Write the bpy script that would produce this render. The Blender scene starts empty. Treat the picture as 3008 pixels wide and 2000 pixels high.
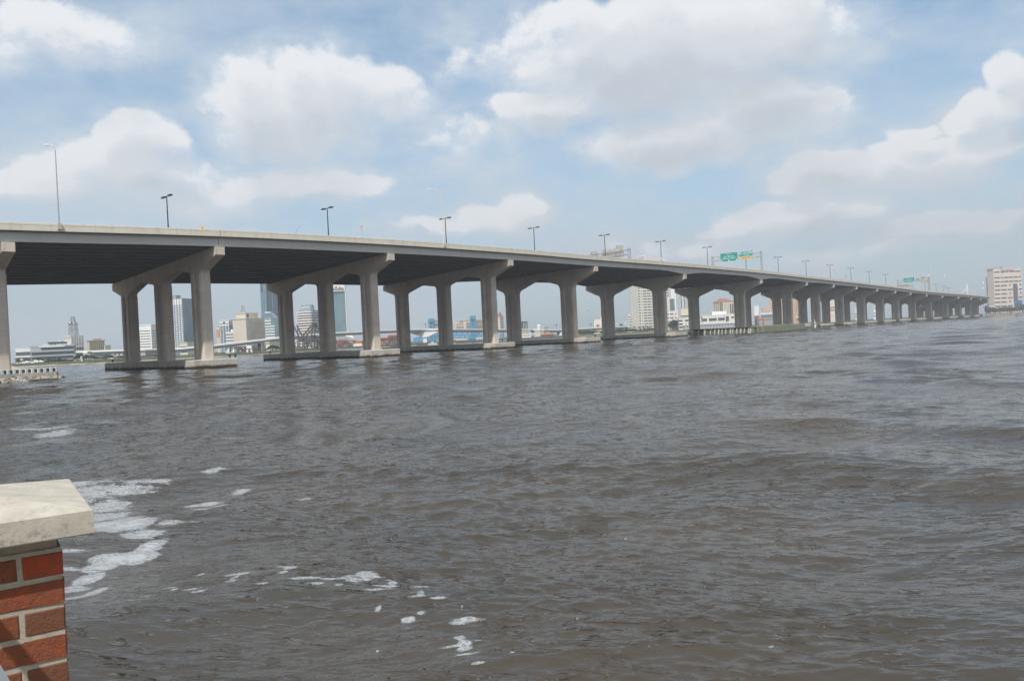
import bpy, math, random
import numpy as np
from mathutils import Vector, Matrix
random.seed(7); RNG = np.random.default_rng(11)
S = bpy.context.scene; COL = S.collection
R_ = math.radians
# ------------------------------------------------------------------ camera model
F, ROLL, PITCH, H = 2291.99, R_(2.815), R_(-0.308), 3.3
fwd = Vector((0, math.cos(PITCH), math.sin(PITCH))); rgt = Vector((1, 0, 0)); up = rgt.cross(fwd)
CR = math.cos(ROLL) * rgt - math.sin(ROLL) * up
CU = math.sin(ROLL) * rgt + math.cos(ROLL) * up
EYE = Vector((0, 0, H))
def ray(px, py): return fwd + CR * ((px - 1504) / F) + CU * ((1000 - py) / F)
def W(px, py, Y):
    r = ray(px, py); return EYE + r * (Y / r.y)
def G(px, py, z=0.0):
    r = ray(px, py); return EYE + r * ((z - H) / r.z)
def hor(px): return 987.7 - (px - 1504) * 0.0492
Z = {'A': (40, 900, 6.819), 'B': (390, 840, 7.125), 'C': (600, 820, 6.535), 'D': (840, 820, 6.535), 'E': (1100, 860, 8.71),
     'F': (1300, 900, 5.8975), 'G': (1700, 820, 7.863), 'H': (1960, 840, 7.863), 'I': (2040, 720, 10.72), 'J': (1700, 700, 8.425),
     'K': (2620, 770, 14.256), 'L': (2860, 760, 8.71), 'M': (2240, 840, 11.2), 'N': (2400, 840, 9.829), 'O': (0, 1060, 9.829)}
def z(k, x, y=0):
    a, b, s = Z[k]; return (a + x / s, b + y / s)
def zx(k, x): return z(k, x)[0]
def zy(k, y): return z(k, 0, y)[1]
# ------------------------------------------------------------------ materials
def newmat(name):
    m = bpy.data.materials.new(name); m.use_nodes = True
    return m, m.node_tree, m.node_tree.nodes['Principled BSDF']
def N(nt, t, **kw):
    n = nt.nodes.new(t)
    for k, v in kw.items(): setattr(n, k, v)
    return n
def mathn(nt, op, a, b=None, clamp=False):
    n = N(nt, 'ShaderNodeMath', operation=op); n.use_clamp = clamp
    for i, v in enumerate((a, b)):
        if v is None: continue
        if isinstance(v, (int, float)): n.inputs[i].default_value = v
        else: nt.links.new(v, n.inputs[i])
    return n.outputs[0]
def mixc(nt, f, a, b):
    n = N(nt, 'ShaderNodeMix', data_type='RGBA')
    for s, v in ((n.inputs[0], f), (n.inputs[6], a), (n.inputs[7], b)):
        if isinstance(v, (int, float)): s.default_value = v
        elif isinstance(v, tuple): s.default_value = (*v[:3], 1)
        else: nt.links.new(v, s)
    return n.outputs[2]
def noise(nt, vec, scale, detail=4, rough=.55):
    n = N(nt, 'ShaderNodeTexNoise'); n.inputs['Scale'].default_value = scale
    n.inputs['Detail'].default_value = detail; n.inputs['Roughness'].default_value = rough
    if vec is not None: nt.links.new(vec, n.inputs['Vector'])
    return n.outputs['Fac']
def ramp(nt, f, a, b):
    n = N(nt, 'ShaderNodeMapRange'); n.inputs[1].default_value = a; n.inputs[2].default_value = b
    nt.links.new(f, n.inputs[0]); return n.outputs[0]
def vscale(nt, vec, s):
    n = N(nt, 'ShaderNodeMapping'); n.inputs['Scale'].default_value = s; nt.links.new(vec, n.inputs['Vector']); return n.outputs[0]
def geo(nt): return N(nt, 'ShaderNodeNewGeometry').outputs['Position']
def mat(name, c, rough=.7, metal=0, var=.12, scale=1.0, bump=0.0, streak=0.0, spec=None, form=0):
    m, nt, b = newmat(name); p = geo(nt)
    f = ramp(nt, noise(nt, p, scale, 5), .3, .7)
    lo = tuple(x * (1 - var) for x in c); hi = tuple(min(1, x * (1 + var)) for x in c)
    col = mixc(nt, f, lo, hi)
    if streak:
        s = ramp(nt, noise(nt, vscale(nt, p, (1.3, 1.3, .12)), 1.1, 4), .52, .75)
        col = mixc(nt, mathn(nt, 'MULTIPLY', s, streak), col, tuple(x * .55 for x in c))
    if form:
        sz = N(nt, 'ShaderNodeSeparateXYZ'); nt.links.new(p, sz.inputs[0])
        fr_ = mathn(nt, 'FRACT', mathn(nt, 'DIVIDE', sz.outputs['Z'], form)); ln_ = mathn(nt, 'LESS_THAN', fr_, .022)
        lift = mathn(nt, 'FLOOR', mathn(nt, 'DIVIDE', sz.outputs['Z'], form)); wn_ = N(nt, 'ShaderNodeTexWhiteNoise', noise_dimensions='1D'); nt.links.new(lift, wn_.inputs['W'])
        col = mixc(nt, mathn(nt, 'MULTIPLY', wn_.outputs['Value'], .16), col, tuple(x * .6 for x in c))
        col = mixc(nt, mathn(nt, 'MULTIPLY', ln_, .35), col, tuple(x * .4 for x in c))
        pt = ramp(nt, noise(nt, p, .16, 3, .5), .52, .66); col = mixc(nt, mathn(nt, 'MULTIPLY', pt, .22), col, tuple(x * .55 for x in c))
        rs = mathn(nt, 'MULTIPLY', ramp(nt, noise(nt, vscale(nt, p, (2.5, 2.5, .10)), 1.0, 3), .60, .70), ramp(nt, noise(nt, p, .12, 2), .48, .6)); col = mixc(nt, mathn(nt, 'MULTIPLY', rs, .45), col, (.13, .10, .075))
    nt.links.new(col, b.inputs['Base Color'])
    b.inputs['Roughness'].default_value = rough; b.inputs['Metallic'].default_value = metal
    if spec is not None: b.inputs['Specular IOR Level'].default_value = spec
    if bump:
        bn = N(nt, 'ShaderNodeBump'); bn.inputs['Strength'].default_value = bump; bn.inputs['Distance'].default_value = .02
        nt.links.new(noise(nt, p, 30 * max(scale, .5), 6), bn.inputs['Height']); nt.links.new(bn.outputs[0], b.inputs['Normal'])
    return m
M = {}
M['concrete'] = mat('concrete', (.58, .525, .46), .85, var=.09, scale=.35, streak=.5, form=3.66)
M['parapet'] = mat('parapet_concrete', (.68, .64, .55), .85, var=.07, scale=.5, streak=.3)
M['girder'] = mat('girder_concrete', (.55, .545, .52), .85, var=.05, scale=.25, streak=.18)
M['girder_shade'] = mat('shaded_girder_concrete', (.17, .17, .17), .9, var=.1, scale=.3, streak=.2)  # girder concrete painted darker to deepen the shade under the deck
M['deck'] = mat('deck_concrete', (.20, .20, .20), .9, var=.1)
M['joint'] = mat('joint_dark', (.10, .10, .10), .8)
M['lamp_dark'] = mat('dark_bronze', (.022, .025, .03), .5, .3)
M['galv'] = mat('galvanised_steel', (.42, .43, .44), .5, .6, var=.1)
M['alu'] = mat('brushed_aluminium', (.50, .49, .46), .5, .3)
M['white'] = mat('white_paint', (.80, .80, .80), .5, var=.04, scale=.1)
M['white_warm'] = mat('warm_white_wall', (.74, .71, .66), .8, var=.05, scale=.08, streak=.12)
M['cream'] = mat('cream_wall', (.72, .66, .54), .8, var=.05, scale=.08, streak=.12)
M['beige'] = mat('beige_wall', (.60, .55, .46), .85, var=.05, scale=.08, streak=.15)
M['mastred'] = mat('faded_mast_red', (.55, .25, .24), .7)
M['pink'] = mat('pink_beige_wall', (.73, .62, .54), .85, var=.04, scale=.06, streak=.12)
M['tan'] = mat('tan_wall', (.52, .44, .30), .85, var=.06, scale=.08)
M['peach'] = mat('peach_wall', (.68, .50, .36), .85, var=.06, scale=.08)
M['grey'] = mat('grey_wall', (.40, .41, .42), .8, var=.06, scale=.08)
M['bluegrey'] = mat('blue_grey_wall', (.36, .40, .45), .7, var=.05, scale=.08)
M['darkwall'] = mat('dark_panel', (.09, .10, .12), .5, var=.1, scale=.1)
M['orange'] = mat('orange_panel', (.62, .25, .12), .8, var=.1, scale=.1)
M['redroof'] = mat('red_tile_roof', (.31, .13, .085), .85, var=.12, scale=.3)
M['glass_dark'] = mat('dark_window_glass', (.045, .055, .065), .15, var=.2, scale=.15)
M['glass_grey'] = mat('grey_window_glass', (.10, .115, .13), .2, var=.2, scale=.15)
M['glass_blue'] = mat('blue_curtain_glass', (.16, .25, .32), .18, var=.15, scale=.06)
M['glass_teal'] = mat('teal_curtain_glass', (.14, .24, .27), .18, var=.15, scale=.06)
M['bluepaint'] = mat('blue_bridge_paint', (.07, .29, .50), .55, var=.08, scale=.3)
M['blue_block'] = mat('blue_cladding', (.05, .18, .40), .6)
M['truss'] = mat('weathered_truss_steel', (.085, .075, .075), .75, var=.2, scale=.4)
M['timber'] = mat('dark_timber', (.055, .06, .045), .9, var=.25, scale=.8)
M['greenwood'] = mat('pale_green_timber', (.34, .38, .25), .9, var=.15, scale=.6, streak=.4)
M['palewood'] = mat('bleached_timber', (.50, .50, .46), .9, var=.12, scale=.8)
M['yellow'] = mat('yellow_paint', (.70, .42, .04), .6)
M['signgreen'] = mat('sign_green', (0.0, .27, .22), .45, var=.03)
M['signyellow'] = mat('sign_yellow', (.80, .42, .02), .5, var=.03)
M['signwhite'] = mat('sign_white', (.75, .82, .80), .5, var=.02)
M['signblue'] = mat('sign_blue', (.12, .16, .5), .5, var=.02)
M['red'] = mat('red_paint', (.55, .05, .04), .5)
M['black'] = mat('black', (.02, .02, .02), .6)
M['brickdust'] = mat('promenade_paving', (.30, .27, .24), .9, scale=2)
M['grass'] = mat('grass_ground', (.062, .075, .034), .95, var=.35, scale=.12)
M['sand'] = mat('shore_gravel', (.36, .31, .25), .95, var=.25, scale=.4)
M['seawall'] = mat('seawall_concrete', (.27, .27, .26), .9, var=.15, scale=.5, streak=.5)
M['balwhite'] = mat('balustrade_white', (.66, .66, .66), .7, var=.05)
M['balgreen'] = mat('balustrade_grey_green', (.30, .36, .34), .8, var=.06)
M['grille'] = mat('dark_grille', (.055, .045, .06), .7)
M['bark'] = mat('bark', (.12, .09, .065), .95, var=.2, scale=2)
M['asphalt'] = mat('asphalt', (.06, .06, .06), .9)
def leafmat(name, c, c2):
    m, nt, b = newmat(name)
    oi = N(nt, 'ShaderNodeObjectInfo').outputs['Random']
    f = ramp(nt, noise(nt, geo(nt), .9, 3), .35, .65)
    col = mixc(nt, f, c, c2)
    col = mixc(nt, mathn(nt, 'MULTIPLY', oi, .5), col, tuple(.6 * x for x in c))
    nt.links.new(col, b.inputs['Base Color']); b.inputs['Roughness'].default_value = .7
    return m
M['leaf'] = leafmat('foliage_green', (.045, .075, .02), (.10, .14, .04))
M['leaf_dark'] = leafmat('foliage_dark', (.03, .055, .022), (.065, .10, .04))
M['leaf_olive'] = leafmat('foliage_olive', (.10, .11, .025), (.17, .17, .05))
def mat_footing():
    m, nt, b = newmat('footing_concrete'); p = geo(nt)
    sep = N(nt, 'ShaderNodeSeparateXYZ'); nt.links.new(p, sep.inputs[0]); zz = sep.outputs['Z']
    f = ramp(nt, noise(nt, p, .5, 5), .3, .7)
    col = mixc(nt, f, (.42, .40, .36), (.56, .53, .47))
    st = ramp(nt, noise(nt, vscale(nt, p, (1.2, 1.2, .15)), 1.0, 5, .7), .5, .72)
    col = mixc(nt, mathn(nt, 'MULTIPLY', st, .4), col, (.20, .19, .17))
    n2 = noise(nt, p, .8, 5); w = mathn(nt, 'ADD', zz, mathn(nt, 'MULTIPLY', n2, -.9))
    tide = ramp(nt, w, .32, .05)
    col = mixc(nt, tide, col, (.17, .105, .045))
    wet = ramp(nt, w, .10, -.06)
    col = mixc(nt, wet, col, (.03, .025, .018))
    nt.links.new(col, b.inputs['Base Color']); b.inputs['Roughness'].default_value = .85
    return m
M['footing'] = mat_footing()
# ------------------------------------------------------------------ mesh builder + object helpers
class MB:
    def __init__(s): s.v = []; s.f = []; s.c = []
    def add(s, vs, fs):
        o = len(s.v); s.v += [tuple(v) for v in vs]; s.f += [tuple(i + o for i in f) for f in fs]; return s
    def box(s, c, size, rz=0.0, ax=None):
        hx, hy, hz = size[0] / 2, size[1] / 2, size[2] / 2
        if ax is None:
            cr, sr = math.cos(rz), math.sin(rz); ux, uy, uz = Vector((cr, sr, 0)), Vector((-sr, cr, 0)), Vector((0, 0, 1))
        else: ux, uy, uz = ax
        c = Vector(c)
        vs = [c + ux * a * hx + uy * b * hy + uz * d * hz for d in (-1, 1) for a, b in ((-1, -1), (1, -1), (1, 1), (-1, 1))]
        return s.add(vs, [(3, 2, 1, 0), (4, 5, 6, 7), (0, 1, 5, 4), (1, 2, 6, 5), (2, 3, 7, 6), (3, 0, 4, 7)])
    def bar(s, p, q, w, h=None):
        p, q = Vector(p), Vector(q); d = q - p; L = d.length
        if L < 1e-6: return s
        d /= L; t = Vector((0, 0, 1)) if abs(d.z) < .95 else Vector((1, 0, 0))
        a = d.cross(t).normalized(); b = a.cross(d)
        return s.box((p + q) / 2, (L, w, h or w), ax=(d, a, b))
    def tube(s, pts, rs, n=8, cap=True):
        pts = [Vector(p) for p in pts]; rings = []
        if isinstance(rs, (int, float)): rs = [rs] * len(pts)
        o = len(s.v)
        for i, p in enumerate(pts):
            d = (pts[min(i + 1, len(pts) - 1)] - pts[max(i - 1, 0)]).normalized()
            t = Vector((0, 0, 1)) if abs(d.z) < .9 else Vector((1, 0, 0))
            a = d.cross(t).normalized(); b = d.cross(a)
            for k in range(n):
                th = 2 * math.pi * k / n; s.v.append(tuple(p + (a * math.cos(th) + b * math.sin(th)) * rs[i]))
        for i in range(len(pts) - 1):
            for k in range(n):
                k2 = (k + 1) % n; s.f.append((o + i * n + k, o + i * n + k2, o + (i + 1) * n + k2, o + (i + 1) * n + k))
        if cap:
            s.f.append(tuple(o + k for k in range(n))[::-1]); s.f.append(tuple(o + (len(pts) - 1) * n + k for k in range(n)))
        return s
    def prism(s, poly, a, b):
        """poly: list of 3D points (ring) ; a, b offset vectors for the two caps"""
        n = len(poly); a, b = Vector(a), Vector(b)
        vs = [Vector(p) + a for p in poly] + [Vector(p) + b for p in poly]
        return s.add(vs, [tuple(range(n))[::-1], tuple(range(n, 2 * n))] + [(i, (i + 1) % n, n + (i + 1) % n, n + i) for i in range(n)])
    def loft(s, rings, cap=True):
        n = len(rings[0]); o = len(s.v)
        for r in rings: s.v += [tuple(p) for p in r]
        for i in range(len(rings) - 1):
            for k in range(n):
                k2 = (k + 1) % n; s.f.append((o + i * n + k, o + i * n + k2, o + (i + 1) * n + k2, o + (i + 1) * n + k))
        if cap: s.f.append(tuple(o + k for k in range(n))[::-1]); s.f.append(tuple(o + (len(rings) - 1) * n + k for k in range(n)))
        return s
    def mesh(s, name, m, fix=True, smooth=False):
        me = bpy.data.meshes.new(name); me.from_pydata(s.v, [], s.f)
        if fix:
            import bmesh
            bm = bmesh.new(); bm.from_mesh(me); bmesh.ops.recalc_face_normals(bm, faces=bm.faces); bm.to_mesh(me); bm.free()
        for mm in (m if isinstance(m, (list, tuple)) else [m]): me.materials.append(mm)
        if smooth: me.polygons.foreach_set('use_smooth', [True] * len(me.polygons))
        return me
    def build(s, name, m, parent=None, **kw):
        return link(name, s.mesh(name, m, **kw), parent)
def link(name, me, parent=None):
    o = bpy.data.objects.new(name, me); COL.objects.link(o)
    if parent is not None: adopt(o, parent)
    return o
def wloc(o):
    m = Matrix.Identity(4); ch = []
    while o is not None: ch.append(o); o = o.parent
    for q in reversed(ch): m = m @ q.matrix_parent_inverse @ q.matrix_basis
    return m
def adopt(o, parent):
    o.parent = parent; o.matrix_parent_inverse = wloc(parent).inverted()
def tag(o, label=None, cat=None, group=None, kind=None):
    if label: o['label'] = label
    if cat: o['category'] = cat
    if group: o['group'] = group
    if kind: o['kind'] = kind
    return o
def thing(name, label, cat, loc=(0, 0, 0), group=None):
    o = bpy.data.objects.new(name, None); COL.objects.link(o); o.location = loc; o.empty_display_size = .5
    return tag(o, label, cat, group)
def copy_tree(o, parent=None):
    c = o.copy(); COL.objects.link(c)
    if parent is not None: c.parent = parent
    for ch in list(o.children): copy_tree(ch, c)
    return c
def struct(o): o['kind'] = 'structure'; return o
ORD = ['first', 'second', 'third', 'fourth', 'fifth', 'sixth', 'seventh', 'eighth', 'ninth', 'tenth', 'eleventh', 'twelfth', 'thirteenth',
       'fourteenth', 'fifteenth', 'sixteenth', 'seventeenth', 'eighteenth', 'nineteenth', 'twentieth'] + ['%s-%s' % (t, o) for t in ('twenty', 'thirty', 'forty', 'fifty') for o in ('first', 'second', 'third', 'fourth', 'fifth', 'sixth', 'seventh', 'eighth', 'ninth', 'last')]
def lettering(txt, size, origin, ux, uz, m, parent, align='CENTER', name='lettering', ext=.02, bold=0.0):
    cu = bpy.data.curves.new(name, 'FONT'); cu.body = txt; cu.size = size; cu.align_x = align; cu.align_y = 'CENTER'
    cu.extrude = ext; cu.offset = bold; cu.resolution_u = 3
    o = bpy.data.objects.new(name, cu)
    ux = Vector(ux).normalized(); uz = Vector(uz).normalized(); nn = ux.cross(uz)
    mw = Matrix((ux, uz, nn)).transposed().to_4x4(); mw.translation = Vector(origin)
    COL.objects.link(o); cu.materials.append(m); bpy.context.view_layer.update()
    me = bpy.data.meshes.new_from_object(o); COL.objects.unlink(o); bpy.data.objects.remove(o)
    me.transform(mw); me.name = name
    return link(name, me, parent)
exec_parts = []
# ------------------------------------------------------------------ the river bridge
PX = [-79.99, -56.289, -28.896, -1.908, 25.105, 63.256, 113.366, 154.679, 183.298, 210.451, 237.437, 263.382, 286.828, 313.512, 341.667, 373.33, 401.961, 428.511, 452.19]
PY = [123.769, 148.374, 178.338, 209.211, 241.163, 289.429, 357.347, 411.607, 446.722, 478.513, 509.123, 537.893, 563.383, 591.752, 621.102, 654.037, 684.801, 714.984, 743.715]
ZT = [24.82, 25.8, 26.4, 26.55, 26.6, 26.98, 27.6, 27.36, 26.91, 26.3, 25.5, 24.64, 23.6, 22.45, 21.63, 20.95, 20.2, 19.6, 19.1]
DD = [3.05, 3.1, 3.12, 3.05, 3.1, 4.1, 4.25, 3.5, 3.3, 3.2, 3.2, 3.2, 3.05, 2.9, 2.9, 3.05, 3.1, 3.1, 3.1]
# two more spans to the left of the picture, and the far end that bends away to the left
PX = [PX[0] - 29.2 * 2, PX[0] - 29.2] + PX; PY = [PY[0] - 30.2 * 2, PY[0] - 30.2] + PY
ZT = [22.6, 23.8] + ZT; DD = [3.05, 3.05] + DD
hd = 37.0
for k in range(4):
    hd -= (5, 9, 11, 12)[k]
    PX.append(PX[-1] + 36 * math.sin(R_(hd))); PY.append(PY[-1] + 36 * math.cos(R_(hd))); ZT.append(ZT[-1] - .55); DD.append(3.1)
PX, PY, ZT, DD = map(np.array, (PX, PY, ZT, DD)); NP = len(PX); OFF = 2   # pier k of the photograph = index k + OFF
CUM = np.concatenate([[0], np.cumsum(np.hypot(np.diff(PX), np.diff(PY)))])
def catmull(xs, ys, x):
    m = np.gradient(ys, xs); k = np.clip(np.searchsorted(xs, x) - 1, 0, len(xs) - 2)
    h = xs[k + 1] - xs[k]; t = (x - xs[k]) / h
    return (2 * t**3 - 3 * t**2 + 1) * ys[k] + (t**3 - 2 * t**2 + t) * h * m[k] + (-2 * t**3 + 3 * t**2) * ys[k + 1] + (t**3 - t**2) * h * m[k + 1]
def path(s):
    x, y = catmull(CUM, PX, s), catmull(CUM, PY, s)
    e = .5; dx, dy = catmull(CUM, PX, s + e) - catmull(CUM, PX, s - e), catmull(CUM, PY, s + e) - catmull(CUM, PY, s - e)
    L = math.hypot(dx, dy); d = Vector((dx / L, dy / L, 0)); n = Vector((d.y, -d.x, 0))
    return Vector((x, y, 0)), d, n
s3, s4 = CUM[3 + OFF], CUM[4 + OFF]
def blend(s, a, b):
    t = min(1, max(0, (s - s3) / (s4 - s3))); t = t * t * (3 - 2 * t); return a + (b - a) * t
def e_near(s): return blend(s, 3.58, 2.4)
def e_far(s): return blend(s, -48.1, -40.8)
def xslope(s): return blend(s, 2.9 / 51.6, 1.29 / 43.2)
def z_top(s): return float(catmull(CUM, ZT, s))
def z_at(s, u): return z_top(s) - xslope(s) * (e_near(s) - u)     # parapet-top plane
PARH = 1.12; SLAB = .28
def depth(s):
    k = int(np.clip(np.searchsorted(CUM, s) - 1, 0, NP - 2)); base = float(np.interp(s, CUM, DD)); L = CUM[k + 1] - CUM[k]
    if k + 1 - OFF in (5, 6, 7) or k - OFF in (5, 6, 7):
        lo = 3.05; d0, d1 = DD[k], DD[k + 1]; r = s - CUM[k]; q = CUM[k + 1] - s
        h = lambda x, dd: lo + (dd - lo) * max(0, 1 - x / (15.0 if dd > 3.8 else 30.)) ** 1.05
        return max(h(r, d0), h(q, d1))
    return base
SS = [CUM[0]]
for k in range(NP - 1):
    m_ = 10 if 3 <= k - OFF <= 7 else 6
    SS += [CUM[k] + (CUM[k + 1] - CUM[k]) * j / m_ for j in range(1, m_ + 1)]
FR = [path(s) for s in SS]
bridge = thing('river_bridge', 'long pale concrete highway bridge crossing the whole river on piers', 'bridge', FR[12][0])
def sweep(prof):
    """prof(s) -> list of (u, z)"""
    rings = []
    for s, (p, d, n) in zip(SS, FR): rings.append([p + n * u + Vector((0, 0, zz)) for u, zz in prof(s)])
    return MB().loft(rings)
def par_near(s):
    e = e_near(s) + .45; t = z_top(s)
    return [(e, t - PARH - .12), (e, t - .42), (e - .05, t - .40), (e - .05, t - .36), (e, t - .34), (e, t - .03), (e - .04, t), (e - .26, t), (e - .30, t - .3), (e - .5, t - PARH + .1), (e - .5, t - PARH - .12)]
sweep(par_near).build('parapet', M['parapet'], bridge)
def par_far(s):
    e = e_far(s) - .45; t = z_at(s, e)
    return [(e, t - PARH), (e + .5, t - PARH), (e + .3, t - .4), (e + .25, t), (e, t)]
sweep(par_far).build('parapet', M['parapet'], bridge)
def slab(s):
    a, b = e_near(s) - .06, e_far(s) + .06
    return [(a, z_at(s, a) - PARH), (a, z_at(s, a) - PARH - SLAB), (b, z_at(s, b) - PARH - SLAB), (b, z_at(s, b) - PARH + .002)]
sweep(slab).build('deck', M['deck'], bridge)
def med(s):
    c = -20.; t = z_at(s, c) - PARH
    return [(c + .3, t + .002), (c + .12, t + .8), (c - .12, t + .8), (c - .3, t + .002)]
sweep(med).build('median_barrier', M['parapet'], bridge)
NG = 15
for j in range(NG):
    def gp(s, j=j):
        a, b = e_near(s) - .75, e_far(s) + .75; u = a + (b - a) * j / (NG - 1)
        top = z_at(s, u) - PARH - SLAB - .002; bot = z_at(s, u) - depth(s) + .14
        if j == 0: return [(u + .42, top), (u + .42, top - .16), (u + .3, top - .22), (u + .3, bot + .25), (u + .36, bot + .2), (u + .36, bot), (u - .3, bot), (u - .3, top)]
        return [(u + .3, top), (u + .12, top - .15), (u + .12, bot + .4), (u + .33, bot + .2), (u + .33, bot), (u - .33, bot), (u - .33, bot + .2), (u - .12, bot + .4), (u - .12, top - .15), (u - .3, top)]
    sweep(gp).build('girder', M['girder'] if j == 0 else M['girder_shade'], bridge)
def arc(cx, cz, r, a0, a1, n=6): return [(cx + r * math.cos(R_(a0 + (a1 - a0) * i / n)), cz + r * math.sin(R_(a0 + (a1 - a0) * i / n))) for i in range(n + 1)]
for k in range(NP):
    s = float(CUM[k]); p, d, n = path(s); q = k - OFF; three = q <= 3
    up_ = Vector((0, 0, 1)); L = lambda u, v, zz: p + n * u + d * v + up_ * zz
    e, ef = e_near(s), e_far(s) + .3
    Tz = lambda u: z_at(s, u) - float(DD[k])
    cols = (-5.0, -22.4, -40.5) if three else (-8.6, -31.4); cw = 4.2 if three else 5.0; cb = 2.25 if three else 2.3
    tipd = 1.5; hd_ = 3.2 if three else 3.9; apd = 2.0 if three else 1.75; fr = .9 if three else 2.0
    und = [(e, Tz(e) - tipd)]
    edges = []
    for c in cols: edges += [(c + cw / 2, 1), (c - cw / 2, -1)]
    for i, (ue, sg) in enumerate(edges):
        b = Tz(ue) - hd_ - fr * .95
        fil = [(ue + sg * fr * (1 - math.sin(a)), b + fr * (1 - math.cos(a)) + .0) for a in [R_(x) for x in (8, 30, 52, 74, 90)]]
        fil = [(ue + sg * fr * (1 - math.cos(R_(x))), b + fr * .95 * math.sin(R_(x))) for x in (0, 18, 38, 60, 85)]
        # haunch slope meets the fillet smoothly
        if sg > 0:
            und += fil[::-1]
            und.append((ue - .02, b - .02))
        else:
            und.append((ue + .02, b - .02)); und += fil
            if i + 1 < len(edges):
                ua = (ue + edges[i + 1][0]) / 2; und.append((ua + .7, Tz(ua) - apd - .05)); und.append((ua - .7, Tz(ua) - apd - .05))
    und.append((ef, Tz(ef) - tipd))
    wc = 1.85
    poly = [L(e, 0, Tz(e))] + [L(u, 0, zz) for u, zz in und] + [L(ef, 0, Tz(ef))]
    mb = MB().prism(poly, d * (-wc / 2), d * (wc / 2))
    for j in range(NG):
        a_, b_ = e_near(s) - .75, e_far(s) + .75; u = a_ + (b_ - a_) * j / (NG - 1)
        mb.box(L(u, 0, Tz(u) + .072), (.5, .8, .136), math.atan2(n.y, n.x))
    cap = mb.build('pier_cap', M['concrete'], bridge)
    landp = q <= 0
    zf = 1.75 if not landp else 1.4
    for c in cols:
        hw, hb = cw / 2, cb / 2; r0, rc = cw * .17, .42
        a = cw * .5; ch = .28
        sec = [(a, -hb + ch), (a, hb - ch), (a - ch, hb), (r0 + .05, hb), (r0 - .2, hb - rc), (-r0 + .2, hb - rc), (-r0 - .05, hb), (-a + ch, hb), (-a, hb - ch),
               (-a, -hb + ch), (-a + ch, -hb), (-r0 - .05, -hb), (-r0 + .2, -hb + rc), (r0 - .2, -hb + rc), (r0 + .05, -hb), (a - ch, -hb)]
        zt = Tz(c) - hd_ - fr * .95
        rings = [[L(c + u, v, zz) for u, v in sec] for zz in (zf, zt)]
        top = [L(c + u * .93, v * .86, zt + .75) for u, v in sec]
        MB().loft(rings + [top]).build('column', M['concrete'], cap)
    # joint line on the outer girder and parapet at the pier
    if q in (1, 4, 7) or q > 0:
        w_ = .09 if q in (1, 4) else .035
        zt0 = z_top(s)
        g0 = e - .75 + .305
        MB().box(L(g0, 0, zt0 - (PARH + SLAB + float(DD[k]) - .1) / 2 - .1), (w_, .03, float(DD[k]) - PARH - SLAB - .5), math.atan2(d.y, d.x)).build('expansion_joint', M['joint'], bridge)
        MB().box(L(e + .45, 0, zt0 - PARH / 2 - .06), (w_ * .6, .03, PARH + .1), math.atan2(d.y, d.x)).build('expansion_joint', M['joint'], bridge)
    if not landp and q <= 19:
        fw, u0, u1 = 8.3, 0.0, -45.6 if three else -39.2
        if q >= 5: fw = 9.0
        ft = MB(); bz, tz, bev = -1.0, 1.75, .12
        o_ = [(u0, -fw / 2), (u0, fw / 2), (u1, fw / 2), (u1, -fw / 2)]
        i_ = [(u0 - bev, -fw / 2 + bev), (u0 - bev, fw / 2 - bev), (u1 + bev, fw / 2 - bev), (u1 + bev, -fw / 2 + bev)]
        ft.loft([[L(u, v, bz) for u, v in o_], [L(u, v, tz - bev) for u, v in o_], [L(u, v, tz) for u, v in i_]])
        ft.build('footing', M['footing'], cap)
# drain pipe clamped on the near column of the first river pier
# ---- helpers to stand things on the deck
def s_at(px, u, py=780):
    r = ray(px, py); tb = r.x / r.y; last = None
    for s in np.arange(CUM[0] + 5, CUM[-1] - 5, .5):
        p, d, n = path(float(s)); q = p + n * u; f = q.x - tb * q.y
        if last is not None and last[1] * f <= 0 and q.y > 60:
            t = last[1] / (last[1] - f); return last[0] + t * .5
        last = (float(s), f)
    return None
def u_at(px, s, py=780):
    p, d, n = path(s); r = ray(px, py); tb = r.x / r.y
    return (tb * p.y - p.x) / (n.x - tb * n.y)
def deckpt(s, u):
    p, d, n = path(s); q = p + n * u; q.z = z_at(s, u) - PARH; return q, d, n
def z_px(q, px, py):
    r = ray(px, py); return H + r.z * q.y / r.y
# ---- twin-headed dark lamp posts on the median
LAMPS = [((500, 666.1), (497.2, 577)), ((969.5, 690.2), (967.9, 612)), ((1314.5, 713), (1313.8, 641.6)), ((1573, 734.7), (1568.8, 669.5)), ((1779.6, 752), (1776.5, 690.8)),
         ((1943.6, 759.7), (1940.3, 709.2)), ((2079.3, 777.6), (2076.5, 726.5)), ((2191.6, 788), (2189, 741)), ((2286, 798.6), (2283.6, 755.5)), ((2367.4, 807.5), (2365.2, 767.4)),
         ((2437.5, 816.7), (2435.6, 778.5)), ((2498.2, 823.4), (2496.6, 788)), ((2551.5, 830.5), (2550.2, 797.6)), ((2599.6, 835.9), (2598.8, 806.2)),
         ((2714.4, 850.2), (2712.9, 828.6)), ((2746.6, 854.6), (2746.2, 834.9)), ((2767.8, 856), (2766, 841.2)), ((2781.8, 858.8), (2781.2, 846.4))]
def make_median_lamp():
    t = thing('twin_street_lamp', 'x', 'street lamp', (0, 0, 0), 'dark twin-headed lamp posts along the bridge median')
    MB().tube([(0, 0, 0), (0, 0, 1)], [.14, .09], 8).build('pole', M['lamp_dark'], t)      # scaled in z per lamp
    return t
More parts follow.
